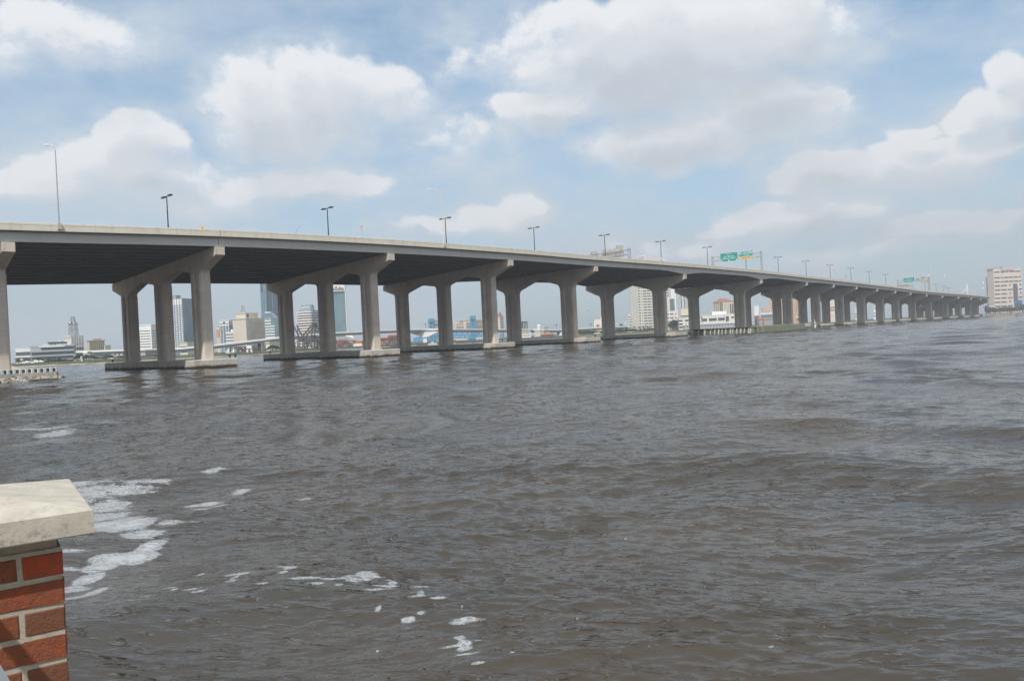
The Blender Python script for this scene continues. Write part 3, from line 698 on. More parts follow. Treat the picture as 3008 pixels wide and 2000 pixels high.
wm, nt, b = newmat('river_water'); p = geo(nt)
n1 = noise(nt, vscale(nt, p, (.42, 1.25, 1)), 9.0, 3, .5); n2 = noise(nt, vscale(nt, p, (.45, 1.3, 1)), 1.9, 5, .6); n3 = noise(nt, vscale(nt, p, (.5, 1, 1)), .22, 3, .5)
rot = N(nt, 'ShaderNodeMapping'); rot.inputs['Rotation'].default_value = (0, 0, .22); nt.links.new(p, rot.inputs['Vector'])
n4 = noise(nt, vscale(nt, rot.outputs[0], (.42, 1.3, 1)), 5.0, 2, .5); n5 = noise(nt, vscale(nt, p, (.5, 1, 1)), .35, 2, .5)
st = mathn(nt, 'MULTIPLY', sstep(nt, n4, .53, .69), ramp(nt, n5, .30, .60))
hgt = mathn(nt, 'ADD', mathn(nt, 'MULTIPLY', n1, .012), mathn(nt, 'MULTIPLY', n2, .030)); hgt = mathn(nt, 'ADD', hgt, mathn(nt, 'MULTIPLY', st, .058))
bn = N(nt, 'ShaderNodeBump'); bn.inputs['Strength'].default_value = 1.0; bn.inputs['Distance'].default_value = 1.0
nt.links.new(hgt, bn.inputs['Height']); nt.links.new(bn.outputs[0], b.inputs['Normal'])
att = N(nt, 'ShaderNodeAttribute'); att.attribute_name = 'foam'
fn = noise(nt, vscale(nt, p, (.8, 1.4, 1)), 4.5, 8, .66); fn2 = noise(nt, p, 22, 4, .6)
fm = mathn(nt, 'ADD', att.outputs['Fac'], mathn(nt, 'MULTIPLY', mathn(nt, 'SUBTRACT', fn, .5), 2.6)); fm = mathn(nt, 'ADD', fm, mathn(nt, 'MULTIPLY', mathn(nt, 'SUBTRACT', fn2, .5), .8))
vo = N(nt, 'ShaderNodeTexVoronoi', feature='DISTANCE_TO_EDGE'); vo.inputs['Scale'].default_value = 13; nt.links.new(p, vo.inputs['Vector'])
lace = sstep(nt, mathn(nt, 'ADD', vo.outputs['Distance'], mathn(nt, 'MULTIPLY', fn2, -.10)), .10, -.02, .55, 1.0)
fmask = mathn(nt, 'MULTIPLY', sstep(nt, fm, .04, .6), mathn(nt, 'MAXIMUM', lace, sstep(nt, fm, .8, 1.8)))
wcol = mixc(nt, ramp(nt, n3, .4, .62), (.043, .038, .031), (.055, .046, .036))
col = mixc(nt, mathn(nt, 'MULTIPLY', fmask, .78), wcol, (.38, .41, .44))
nt.links.new(col, b.inputs['Base Color']); b.inputs['IOR'].default_value = 1.37
nt.links.new(mathn(nt, 'ADD', .045, mathn(nt, 'MULTIPLY', fmask, .6)), b.inputs['Roughness'])
me = water_mesh(); me.materials.append(wm); river = link('river', me); struct(river)
bed = MB().box((0, 1500, -3.2), (9000, 9000, .2)).build('river_bed', M['sand']); struct(bed)
# ------------------------------------------------------------------ brick pillar on the near promenade
bm_, nt, b = newmat('brick'); at = N(nt, 'ShaderNodeAttribute'); at.attribute_name = 'tone'
p = N(nt, 'ShaderNodeTexCoord').outputs['Object']
f1_ = noise(nt, p, 35, 6, .65); f2_ = noise(nt, p, 160, 4, .7)
cr = N(nt, 'ShaderNodeValToRGB'); nt.links.new(at.outputs['Fac'], cr.inputs[0]); e_ = cr.color_ramp
e_.elements[0].position = 0; e_.elements[0].color = (.36, .055, .012, 1); e_.elements[1].position = 1; e_.elements[1].color = (.20, .08, .042, 1)
e1 = e_.elements.new(.4); e1.color = (.20, .055, .02, 1); e1 = e_.elements.new(.75); e1.color = (.15, .055, .028, 1)
col = mixc(nt, ramp(nt, f1_, .35, .75), cr.outputs[0], (.13, .05, .027)); 
col = mixc(nt, ramp(nt, f2_, .66, .74), col, (.32, .16, .09)); col = mixc(nt, ramp(nt, noise(nt, p, 60, 2, .4), .70, .76), col, (.05, .03, .02))
nt.links.new(col, b.inputs['Base Color']); b.inputs['Roughness'].default_value = .8
bn = N(nt, 'ShaderNodeBump'); bn.inputs['Strength'].default_value = 1.0; bn.inputs['Distance'].default_value = .007
nt.links.new(mathn(nt, 'ADD', f1_, mathn(nt, 'MULTIPLY', f2_, .5)), bn.inputs['Height']); nt.links.new(bn.outputs[0], b.inputs['Normal'])
mort = mat('mortar', (.60, .56, .46), .95, var=.12, scale=25, bump=.8)
cm, nt, b = newmat('cast_stone'); p = N(nt, 'ShaderNodeTexCoord').outputs['Object']
col = mixc(nt, ramp(nt, noise(nt, p, 14, 6, .6), .3, .7), (.35, .325, .28), (.47, .44, .38))
sepc = N(nt, 'ShaderNodeSeparateXYZ'); nt.links.new(p, sepc.inputs[0])
lich = mathn(nt, 'MULTIPLY', ramp(nt, noise(nt, p, 70, 5, .7), .48, .60), ramp(nt, noise(nt, p, 9, 4, .6), .40, .62))
side = ramp(nt, sepc.outputs['Z'], 1.17, 1.155)
col = mixc(nt, mathn(nt, 'MULTIPLY', lich, mathn(nt, 'ADD', .22, mathn(nt, 'MULTIPLY', side, .85))), col, (.10, .095, .085))
col = mixc(nt, ramp(nt, noise(nt, p, 120, 2, .5), .68, .72), col, (.30, .26, .22))
ru = mathn(nt, 'MULTIPLY', ramp(nt, noise(nt, p, 22, 2, .4), .66, .72), ramp(nt, sepc.outputs['Z'], 1.125, 1.118)); col = mixc(nt, ru, col, (.55, .22, .06))
nt.links.new(col, b.inputs['Base Color']); b.inputs['Roughness'].default_value = .9
bn = N(nt, 'ShaderNodeBump'); bn.inputs['Strength'].default_value = .5; bn.inputs['Distance'].default_value = .003
nt.links.new(noise(nt, p, 180, 5, .7), bn.inputs['Height']); nt.links.new(bn.outputs[0], b.inputs['Normal'])
fd = Vector((.826, .563, 0)).normalized(); fn_ = Vector((fd.y, -fd.x, 0))       # face direction, face normal towards the camera
GZ = 1.7
# right corner of the slab cap in plan
ZC = 2.10; rc = W(274, 1493, ZC); ztop_c = rc.z
OV = .072; CS = .66; PS = CS - 2 * OV
cc = Vector((rc.x, rc.y, 0)) - fd * CS / 2 - fn_ * CS / 2     # cap centre
pil = thing('brick_pillar', 'red brick pillar with a pale stone cap at the lower left by the water', 'pillar', (cc.x, cc.y, GZ))
pil.rotation_euler.z = math.atan2(fd.y, fd.x)
# local frame: x along face, -y towards the camera
hz = ztop_c - GZ
capz0 = hz - .068
def sq(h, zz): return [(-h, -h, zz), (h, -h, zz), (h, h, zz), (-h, h, zz)]
m = MB().loft([sq(CS / 2 - .004, capz0), sq(CS / 2, capz0 + .004), sq(CS / 2, hz - .004), sq(CS / 2 - .005, hz), sq(.02, hz + .055)])
def local(o): o.parent = pil; return o
capo = local(link('cap', m.mesh('cap', cm)))
nk = MB().loft([sq(PS / 2 - .012, capz0 - .036), sq(PS / 2 - .012, capz0)]); local(link('bedding_course', nk.mesh('bedding_course', mat('bedding_stone', (.36, .33, .27), .95, var=.15, scale=20, bump=.5))))
top = capz0 - .036
core = MB().loft([sq(PS / 2 - .003, -.1), sq(PS / 2 - .003, top)]); local(link('mortar', core.mesh('mortar', mort)))
bh, mj = .0615, .0130; BR = MB(); tones = []
kz = 0; zz = top - mj * .9
rr_ = random.Random(5)
while zz > 0:
    for side_ in range(4):
        ang = side_ * math.pi / 2; ca, sa = math.cos(ang), math.sin(ang); h = PS / 2
        # header / stretcher alternate; each face is read from its right corner
        x = h; first = .094 if (kz + side_) % 2 == 0 else .215
        L_ = first
        while x > -h + (.10 if (kz + side_ + 1) % 2 == 0 else .001):
            x0 = max(x - L_, -h + (0.0 if True else 0)); 
            j = lambda a: a + rr_.uniform(-.0018, .0018)
            w_ = x - x0
            if w_ > .02:
                cx, cyy = (x + x0) / 2, -h + .05
                zc = zz - bh / 2 + rr_.uniform(-.0008, .0008)
                hx, hy, hh = w_ / 2, .05, bh / 2 + rr_.uniform(-.0012, .001); c = .0035
                o = len(BR.v)
                ring = lambda yy, s_: [(cx + a * (hx - s_), yy, zc + b * (hh - s_)) for a, b in ((-1, -1), (1, -1), (1, 1), (-1, 1))]
                rings = [ring(cyy + hy, 0), ring(cyy - hy + c, 0), ring(cyy - hy, c)]
                rings = [[(j(px) * ca - py * sa, j(px) * sa + py * ca, pz) for px, py, pz in r] for r in rings]
                nf = len(BR.f); BR.loft(rings); t_ = rr_.random(); tones += [t_] * (len(BR.f) - nf)
            x = x0 - mj; L_ = .215
    zz -= bh + mj; kz += 1
bme = BR.mesh('bricks', bm_)
ta = bme.attributes.new('tone', 'FLOAT', 'FACE'); ta.data.foreach_set('value', np.array(tones, dtype=np.float32))
local(link('brickwork', bme))
# promenade the camera stands on, and the sea wall below it (all behind / below the frame)
pe = Vector((rc.x, rc.y, 0))
pm = MB().prism([(-30, -14, GZ - .25), (30, -14, GZ - .25), (30, 1.55, GZ - .25), (-.2, 1.75, GZ - .25), (-1.0, 1.95, GZ - .25), (-1.25, 2.35, GZ - .25), (-1.7, 2.95, GZ - .25), (-30, 3.0, GZ - .25)], (0, 0, 0), (0, 0, .25))
struct(pm.build('promenade', M['brickdust']))
pm = MB().prism([(-30, -13.9, -3), (30, -13.9, -3), (30, 1.45, -3), (-.25, 1.65, -3), (-1.05, 1.85, -3), (-1.3, 2.25, -3), (-1.75, 2.85, -3), (-30, 2.9, -3)], (0, 0, 0), (0, 0, GZ - .25 + 3 - .004))
tag(pm.build('near_seawall', M['seawall']), 'concrete sea wall carrying the near promenade and brick pillar', 'sea wall')
# metal railing leaning into the corner: sloped post seen at the lower left edge
rl = thing('railing', 'grey metal railing at the lower left corner beside the brick pillar', 'railing', (-1.35, 1.62, GZ))
a0 = W(8, 2000, 1.62); a1 = W(-38, 1925, 1.62)
dirr = (a1 - a0).normalized()
p_lo = a0 - dirr * .25 + Vector((0, 0, 0)); p_hi = a1 + dirr * .30
MB().bar(p_lo - Vector((.035, 0, 0)), p_hi - Vector((.035, 0, 0)), .05, .05).build('handrail', M['galv'], rl)
MB().bar(Vector((p_hi.x - .04, p_hi.y, GZ)), p_hi - Vector((.04, 0, 0)), .05, .05).build('post', M['galv'], rl)
MB().bar(p_hi - Vector((.04, 0, .0)), p_hi + Vector((-.9, .1, 0)), .05, .05).build('top_rail', M['galv'], rl)
# a sloping brace whose shadow crosses the bricks
def onface(px, py):
    r_ = ray(px, py); n_ = fn_; o_ = cc + fn_ * (PS / 2); t_ = (o_ - EYE).dot(n_) / r_.dot(n_); return EYE + r_ * t_
b0, b1 = onface(-60, 1788), onface(150, 2035); dv_ = (b1 - b0).normalized()
MB().bar(b0 - dv_ * .25 + SUN * .66, b1 + dv_ * .1 + SUN * .66, .034, .034).build('brace', M['galv'], rl)
# ------------------------------------------------------------------ far banks
LZ = 1.5
SH = [(-400, 390), (0, 390), (190, 385), (280, 375), (420, 400), (707, 425), (986, 500), (1218, 560), (1525, 640), (1808, 690), (2200, 830), (2600, 960), (2900, 1030), (3008, 1050), (3300, 1080), (3700, 1100), (4400, 1100)]
def shore(px): return float(np.interp(px, [a for a, b in SH], [b for a, b in SH]))
def sp(px, Y, zz):
    r = ray(px, hor(px)); return Vector((r.x / r.y * Y, Y, zz))
front = [sp(a, b, 0) for a, b in SH]
bankp = []
for i in range(len(front) - 1):
    for t in np.linspace(0, 1, 7)[:-1]:
        q = front[i].lerp(front[i + 1], float(t)); q.y += 3.5 * math.sin(i * 9 + t * 7) + RNG.uniform(-1, 1); bankp.append(q)
bankp.append(front[-1])
m = MB(); nB = len(bankp)
vs = [(q.x, q.y - 4, -1.2) for q in bankp] + [(q.x, q.y + 0.5, LZ - .15) for q in bankp] + [(q.x, q.y + 4, LZ) for q in bankp] + [(q.x * 3.2, 3800, LZ) for q in bankp]
m.add(vs, [(a + i, a + i + 1, a + nB + i + 1, a + nB + i) for a in (0, nB, 2 * nB) for i in range(nB - 1)])
struct(m.build('far_bank', M['grass']))
# stony edge along the water
m = MB(); vs = [(q.x, q.y - 5, -1.0) for q in bankp] + [(q.x, q.y - 3.2, .42) for q in bankp] + [(q.x, q.y - 2.2, .42) for q in bankp]
m.add(vs, [(a + i, a + i + 1, a + nB + i + 1, a + nB + i) for a in (0, nB) for i in range(nB - 1)]); struct(m.build('shore_stones', M['sand']))
# ------------------------------------------------------------------ left promontory with its wall, balustrade and rocks
wx1 = W(168, 1090, 124.6).x; wx0 = -125.0; WY = 124.6; wz = 1.22
m = MB().prism([(wx0, WY + .3, -2), (wx1, WY + .3, -2), (-80, 134, -2), (-98, 160, -2), (-136, 215, -2), (-215, 335, -2), (-330, 420, -2), (-420, 420, -2), (-420, WY + .3, -2)], (0, 0, 0), (0, 0, 2 + wz - .02))
struct(m.build('promontory', M['sand']))
sw = MB().box(((wx0 + wx1) / 2, WY, (wz - 2) / 2), (wx1 - wx0, .5, wz + 2))
tag(sw.build('far_seawall', M['seawall']), 'stained concrete sea wall under the leftmost bridge pier', 'sea wall')
bal = thing('balustrade', 'low white and grey-green balustrade with dark grilles on the left sea wall', 'balustrade', (wx1, WY, wz))
pitch = 18.0 / F * WY; k = 0; hB = .66; x = wx1 - .08
pm_ = MB().box((0, 0, hB / 2), (.12, .22, hB)).mesh('post', M['balwhite'])
gm_ = MB().box((0, 0, hB / 2), (pitch * .40, .20, hB + .02)).mesh('pier_block', M['balgreen'])
gr = MB()
for i in range(5): gr.box((-.22 + i * .11, 0, hB / 2 - .02), (.045, .05, hB - .14))
for i in range(4): gr.box((0, 0, .1 + i * .14), (.5, .04, .035))
gr.box((0, .035, hB / 2), (.5, .01, hB - .1))
gr_ = gr.mesh('grille', M['grille'])
while x > wx0 + 30:
    for nm, me, dx in (('post', pm_, 0), ('grille', gr_, -pitch * .31), ('pier_block', gm_, -pitch * .76)):
        o = bpy.data.objects.new(nm, me); COL.objects.link(o); o.location = (x + dx, WY - .06, wz); adopt(o, bal); o.matrix_parent_inverse = Matrix.Translation(-Vector(bal.location))
    x -= pitch; k += 1
MB().box(((x + wx1) / 2, WY, wz + hB + .02), (wx1 - x, .3, .05)).build('top_rail', M['balwhite'], bal)
def rock_mesh(i):
    m = MB(); r = random.Random(i); import bmesh
    bm = bmesh.new(); bmesh.ops.create_icosphere(bm, subdivisions=2, radius=1)
    a = [r.uniform(.6, 1.2) for _ in range(3)]; pl = [(Vector((r.uniform(-1, 1), r.uniform(-1, 1), r.uniform(-1, 1))).normalized(), r.uniform(.55, .85)) for _ in range(7)]
    for v in bm.verts:
        c = v.co.copy()
        for n_, d_ in pl:
            t = c.dot(n_)
            if t > d_: c -= n_ * (t - d_)
        v.co = Vector((c.x * a[0], c.y * a[1], c.z * a[2]))
    me = bpy.data.meshes.new('rock'); bm.to_mesh(me); bm.free(); return me
rmats = [mat('rock_grey', (.15, .15, .145), .9, var=.3, scale=2), mat('rock_pale', (.36, .33, .29), .9, var=.25, scale=2), mat('rock_dark', (.06, .06, .06), .9, var=.3, scale=2), mat('rock_rust', (.34, .25, .17), .9, var=.3, scale=2)]
rm = []
for i in range(8):
    me = rock_mesh(i); me.materials.append(rmats[(0, 1, 2, 0, 1, 0, 3, 2)[i]]); rm.append(me)
rr_ = random.Random(4); rx1 = W(158, 1108, 121).x
for i in range(170):
    t = rr_.random(); x = -85 + (rx1 + 85) * t; yy = rr_.random()
    Yw = 118.6 + 5.6 * yy + (.8 if t > .8 else 0); zz = -.15 + .85 * yy * (1 - .3 * t) + rr_.uniform(-.1, .1)
    right = t > .45
    me = rm[rr_.choice((1, 1, 4, 4, 0, 6, 5) if right else (0, 2, 3, 5, 7, 2, 6, 1))]
    if x > wx1 + .1: zz = min(zz, .3)
    o = bpy.data.objects.new('rock', me); COL.objects.link(o); s_ = rr_.uniform(.22, .55); o.location = (x, Yw, zz); o.scale = (s_, s_, s_ * .8)
    o.rotation_euler = (rr_.uniform(0, 6), rr_.uniform(0, 6), rr_.uniform(0, 6))
    tag(o, 'rough riprap rock heaped at the foot of the left sea wall', 'rock', 'riprap rocks along the left sea wall')
# ------------------------------------------------------------------ generic building kit
class Bld: pass
def bld(name, label, cat, xl, xc, xr, yt, Yc, m, a=35, dep=25, parent=None, zb=LZ, part='wall', group=None, cap=True):
    """xl,xc,xr = left edge, near corner, right edge; yt = top at the corner; a = turn of the left face"""
    b = Bld(); r = ray(xc, yt); C = EYE + r * (Yc / r.y); zt = C.z; C = Vector((C.x, C.y, 0))
    if a < 16 and (xr - xc) > 1.5 * (xc - xl): a = 90 - a
    a = R_(a); be = math.atan2(C.x, C.y); vr = Vector((math.cos(be), -math.sin(be), 0)); vf = Vector((math.sin(be), math.cos(be), 0))
    uL = vr * -math.cos(a) + vf * math.sin(a); uR = vr * math.sin(a) + vf * math.cos(a)
    def ln(px, u):
        rr = ray(px, yt); tb = rr.x / rr.y; return (tb * C.y - C.x) / (u.x - tb * u.y)
    lL = ln(xl, uL) if xl < xc - .01 else dep; lR = ln(xr, uR) if xr > xc + .01 else dep
    b.C, b.uL, b.uR, b.lL, b.lR, b.zt, b.zb = C, uL, uR, lL, lR, zt, zb
    b.nL = -uR
    b.nR = -uL
    b.root = parent or thing(name, label, cat, (C.x, C.y, zb), group)
    foot = [C, C + uL * lL, C + uL * lL + uR * lR, C + uR * lR]
    b.wall = MB().prism([Vector((q.x, q.y, zb)) for q in foot], (0, 0, 0), (0, 0, zt - zb)).build(part, m, b.root)
    if cap:
        cen = (foot[0] + foot[2]) / 2; k = 1 + .5 / max(6, min(lL, lR))
        MB().prism([cen + (q - cen) * k + Vector((0, 0, zt)) for q in foot], (0, 0, -.25), (0, 0, .45)).build('parapet', m, b.root)
    b.m = m
    return b
def face(b, f):
    if f == 'L': return b.C + b.uL * b.lL, -b.uL, b.lL, b.nL     # origin at the left end, direction to the right
    return b.C, b.uR, b.lR, b.nR
def wins(b, f, nx, nz, u0, u1, z0, z1, fw=.6, fh=.55, m=None, name='window', dep=.12, skip=None):
    O, u, L, n = face(b, f); Hh = b.zt - b.zb; m = m or M['glass_dark']
    cw, chh = (u1 - u0) * L / nx, (z1 - z0) * Hh / nz
    me = MB().box((0, 0, 0), (cw * fw, dep * 2, chh * fh), math.atan2(u.y, u.x)).mesh(name, m)
    inv = None
    for i in range(nx):
        for j in range(nz):
            if skip and skip(i, j): continue
            o = bpy.data.objects.new(name, me); COL.objects.link(o)
            c = O + u * (u0 * L + cw * (i + .5)); o.location = (c.x, c.y, b.zb + z0 * Hh + chh * (j + .5))
            o.parent = b.root; o.matrix_parent_inverse = Matrix.Translation(-Vector(b.root.location))
def bands(b, f, nz, u0, u1, z0, z1, fh=.5, m=None, name='window_band', dep=.12):
    wins(b, f, 1, nz, u0, u1, z0, z1, 1.0, fh, m, name, dep)
def slab_on(b, f, u0, u1, z0, z1, m, name, dep=.2):
    wins(b, f, 1, 1, u0, u1, z0, z1, 1, 1, m, name, dep)
def text_on(b, f, txt, uc, zc, size, m, out=.3, bold=0.02):
    O, u, L, n = face(b, f); Hh = b.zt - b.zb
    lettering(txt, size, O + u * (uc * L) + n * out + Vector((0, 0, b.zb + zc * Hh)), u, (0, 0, 1), m, b.root, bold=bold)
A = lambda x: zx('A', x)
# 1 terraced office building on the left bank
b = bld('terraced_office', 'long low white and blue-glass terraced office block on the left bank with a roof sign', 'office building', A(335), A(1195), A(1240), zy('A', 775), 455, M['bluegrey'], a=14, dep=26)
b.root['label'] = 'long terraced office block with glass bands and rooftop sign, left bank'
for z0, z1 in ((.80, .93), (.50, .66), (.22, .37), (.0, .10)):
    slab_on(b, 'L', .02 if z0 < .7 else .25, .995, z0, z1, M['glass_dark'], 'window_band', .25)
slab_on(b, 'L', .20, .80, .945, 1.01, M['white'], 'cornice_band', .5)
text_on(b, 'L', '', .5, .5, 1, M['white']) if False else None
b2 = bld('x', 'x', 'x', A(40), A(335), A(345), zy('A', 848), 462, M['white'], a=12, dep=20, parent=b.root, part='wing_wall')
for z0, z1 in ((.58, .80), (.20, .42)): slab_on(b2, 'L', 0.0, .995, z0, z1, M['glass_grey'], 'window_band', .25)
b3 = bld('x', 'x', 'x', A(690), A(955), A(1065), zy('A', 718), 470, M['darkwall'], a=14, dep=12, parent=b.root, zb=b.zt - .3, part='penthouse_wall')
text_on(b3, 'L', 'TIGER & LANDON', .5, .45, 1.55, M['signwhite'], .35, .06)
b4 = bld('x', 'x', 'x', A(915), A(950), A(958), zy('A', 693), 475, M['white'], a=14, dep=3, parent=b.root, zb=b3.zt, part='roof_dome')
b5 = bld('x', 'x', 'x', A(1195), A(1245), A(1262), zy('A', 975), 452, M['bluegrey'], a=14, dep=20, parent=b.root, part='annex_wall')
slab_on(b5, 'L', 0, 1, .3, .7, M['glass_dark'], 'window_band', .2)
# 2 exchange tower with lattice mast
b = bld('exchange_building', 'windowless white block with tall slot recesses and a lattice mast on its roof', 'building', A(1000), A(1142), A(1400), zy('A', 592), 640, M['white_warm'], a=62, dep=30)
wins(b, 'R', 5, 1, .03, .95, .64, .95, .52, .9, M['grey'], 'window_slot', .3); wins(b, 'R', 5, 1, .03, .95, .42, .55, .62, .9, M['glass_dark'], 'window', .3)
slab_on(b, 'L', .03, .97, .90, .93, M['grey'], 'louvre_band', .2)
cb_ = b.C + b.uL * b.lL * .15 + b.uR * b.lR * .12; mz0 = b.zt
mast = thing('lattice_mast', 'pale steel lattice microwave mast on the roof of the windowless white block', 'mast', (cb_.x + 4, cb_.y + 4, mz0))
def lattice(m, c, z0, z1, w0, w1, n, r=.14, dm=None):
    for k in range(n + 1):
        t = k / n; w = w0 + (w1 - w0) * t; zz = z0 + (z1 - z0) * t
        q = [Vector((c.x + sx * w, c.y + sy * w, zz)) for sx, sy in ((-1, -1), (1, -1), (1, 1), (-1, 1))]
        if k:
            for i in range(4):
                m.bar(pq[i], q[i], r * 1.5); m.bar(pq[i], q[(i + 1) % 4], r); m.bar(q[i], q[(i + 1) % 4], r)
        pq = q
mtop = W(A(1180), zy('A', 205), 645).z; mm_ = MB(); mc = Vector((W(A(1192), zy('A', 400), 645).x, 645, 0))
hM = mtop - mz0
lattice(mm_, mc, mz0, mz0 + hM * .66, 2.6, 2.1, 8, .22); mm_.build('lattice_shaft', M['galv'], mast)
m_ = MB(); lattice(m_, mc, mz0 + hM * .66, mtop, 1.5, .9, 5, .2); m_.build('lattice_shaft', M['galv'], mast)
for dz, w_ in ((.62, 2.9), (.70, 2.7), (.34, 2.6)): MB().box((mc.x, mc.y, mz0 + hM * dz), (2 * w_, 2 * w_, .3)).build('platform', M['galv'], mast)
for i in range(7):
    a_ = i * .9; c = mc + Vector((3.0 * math.cos(a_), 3.0 * math.sin(a_), mz0 + hM * (.66 + .02 * (i % 3))))
    m_ = MB().loft([[c + Vector((math.cos(a_) * o, math.sin(a_) * o, 0)) + (Vector((-math.sin(a_), math.cos(a_), 0)) * math.cos(R_(t * 45)) + Vector((0, 0, 1)) * math.sin(R_(t * 45))) * rr for t in range(8)] for o, rr in ((0, .2), (.3, .7), (.5, .8))])
    m_.build('dish', M['white'], mast)
# 3 tan hotel
b = bld('tan_hotel', 'tan hotel slab with a grid of small windows behind the low viaduct on the left', 'hotel', A(1458), A(1512), A(1820), zy('A', 688), 640, M['tan'], a=55, dep=20)
wins(b, 'R', 7, 9, .02, .99, .10, .97, .45, .5, M['glass_dark'])
bld('x', 'x', 'x', A(1575), A(1600), A(1755), zy('A', 655), 645, M['tan'], a=55, dep=8, parent=b.root, zb=b.zt, part='penthouse_wall')
b = bld('cream_annex', 'small plain cream block right of the tan hotel', 'building', A(1815), A(1835), A(1945), zy('A', 788), 645, M['cream'], a=40, dep=12)
slab_on(b, 'R', .3, .7, .3, .38, M['glass_grey'], 'window_band')
b = bld('low_white_hall', 'long low white hall under the viaduct behind the left bank trees', 'building', A(1395), A(1400), A(1785), zy('A', 935), 560, M['white_warm'], a=4, dep=20)
wins(b, 'R', 8, 1, .02, .98, .2, .8, .06, .95, M['grey'], 'rib')
b = bld('low_white_shed', 'low white building with dark bays at the right end of the left bank', 'building', A(1965), A(1975), A(2240), zy('A', 885), 580, M['white_warm'], a=4, dep=20)
wins(b, 'R', 3, 1, .05, .98, .35, .85, .35, .9, M['glass_dark']); slab_on(b, 'R', .3, 1, .05, .3, M['darkwall'], 'base_band')
# ------------------------------------------------------------------ B: white slab, glass tower
Bx = lambda x: zx('B', x)
b = bld('banded_white_office', 'white office block with nine thin dark window bands between the first pier columns', 'office building', Bx(40), Bx(380), Bx(500), zy('B', 815), 610, M['white'], a=20, dep=30)
bands(b, 'L', 9, .0, .93, .10, .86, .22, M['glass_dark']); bands(b, 'R', 9, .05, 1, .10, .86, .25, M['glass_dark'])
b = bld('grid_tower', 'tall white tower with four columns of square windows and a blue glass side', 'skyscraper', Bx(805), Bx(1035), Bx(1262), zy('B', 268), 720, M['glass_blue'], a=38, dep=40)
fr_ = wins(b, 'L', 4, 22, .04, .99, .03, .885, .60, .60, M['white'], 'window_surround', .5)
wins(b, 'L', 4, 1, .04, .99, .89, 1.0, .72, 1.0, M['white'], 'crown_fin', .6)
bands(b, 'R', 7, .0, .62, .10, .36, .25, M['glass_grey']); slab_on(b, 'L', -.01, .02, 0, 1, M['white'], 'corner_pier', .5)
bld('x', 'x', 'x', Bx(790), Bx(905), Bx(1000), zy('B', 203), 735, M['bluegrey'], a=38, dep=20, parent=b.root, zb=b.zt, part='penthouse_wall')
b = bld('riverside_lowrise', 'low cream building in front of the foot of the tall grid tower', 'building', Bx(985), Bx(1140), Bx(1275), zy('B', 1185), 600, M['cream'], a=30, dep=12)
bands(b, 'L', 3, .05, .95, .1, .8, .3, M['glass_dark'])
b = bld('grey_parking_deck', 'low grey parking structure below the viaduct by the first pier', 'parking structure', Bx(130), Bx(260), Bx(500), zy('B', 1352), 520, M['grey'], a=25, dep=20)
wins(b, 'R', 6, 2, .05, .98, .1, .9, .7, .4, M['glass_dark'], 'opening')
# ------------------------------------------------------------------ C
Cx = lambda x: zx('C', x)
b = bld('orange_topped_tower', 'narrow cream tower with an orange top far left of the beige slab', 'tower block', Cx(232), Cx(290), Cx(318), zy('C', 930), 860, M['cream'], a=20, dep=20)
slab_on(b, 'L', .0, 1, .60, .92, M['orange'], 'top_panel'); bands(b, 'L', 10, .05, .95, .03, .58, .2, M['tan'])
bld('x', 'x', 'x', Cx(245), Cx(275), Cx(300), zy('C', 915), 865, M['grey'], a=20, dep=10, parent=b.root, zb=b.zt, part='penthouse_wall')
b = bld('striped_office_tower', 'dark glass office tower with four white vertical piers left of the beige slab', 'office tower', Cx(292), Cx(466), Cx(560), zy('C', 790), 740, M['white'], a=25, dep=30)
wins(b, 'L', 3, 1, .03, .98, .02, .84, .78, 1, M['glass_blue'], 'glass_strip'); wins(b, 'R', 1, 1, .05, .95, .02, .86, 1, 1, M['glass_blue'], 'glass_strip')
slab_on(b, 'L', .02, .3, .89, .91, M['glass_dark'], 'louvre_band'); slab_on(b, 'L', .68, .95, .89, .91, M['glass_dark'], 'louvre_band'); slab_on(b, 'R', .05, .9, .91, .93, M['glass_dark'], 'louvre_band')
slab_on(b, 'L', .38, .60, .89, .96, M['glass_dark'], 'wall_emblem')
b = bld('low_banded_office', 'small white office with six dark bands left of the beige slab', 'office building', Cx(412), Cx(550), Cx(556), zy('C', 1018), 660, M['white'], a=10, dep=20)
bands(b, 'L', 6, .03, 1.0, .04, .97, .3, M['glass_dark'])
bld('x', 'x', 'x', Cx(508), Cx(552), Cx(556), zy('C', 975), 662, M['white'], a=10, dep=12, parent=b.root, zb=b.zt, part='penthouse_wall')
b = bld('beige_slab', 'large plain beige slab building with a dark gridded side face seen between the first and second piers', 'office building', Cx(540), Cx(798), Cx(1158), zy('C', 755), 640, M['beige'], a=44, dep=40)
slab_on(b, 'R', .0, .16, 0, .985, M['grey'], 'side_panel', .15); slab_on(b, 'R', .17, .995, .0, .965, M['glass_grey'], 'glass_field', .1)
wins(b, 'R', 14, 1, .17, 1.0, .0, .965, .16, 1, M['beige'], 'mullion', .4)
bands(b, 'R', 12, .17, .995, .0, .965, .10, M['grey'], 'spandrel', .2)
slab_on(b, 'L', .13, .22, .05, .10, M['grey'], 'louvre') 
b2 = bld('x', 'x', 'x', Cx(597), Cx(790), Cx(1020), zy('C', 653), 650, M['beige'], a=36, dep=20, parent=b.root, zb=b.zt, part='penthouse_wall')
slab_on(b2, 'R', .1, .25, .3, .85, M['glass_dark'], 'louvre')
mast = thing('roof_antenna', 'thin lattice antenna on the roof of the beige slab building', 'antenna', (W(Cx(745), zy('C', 640), 660).x, 660, b2.zt))
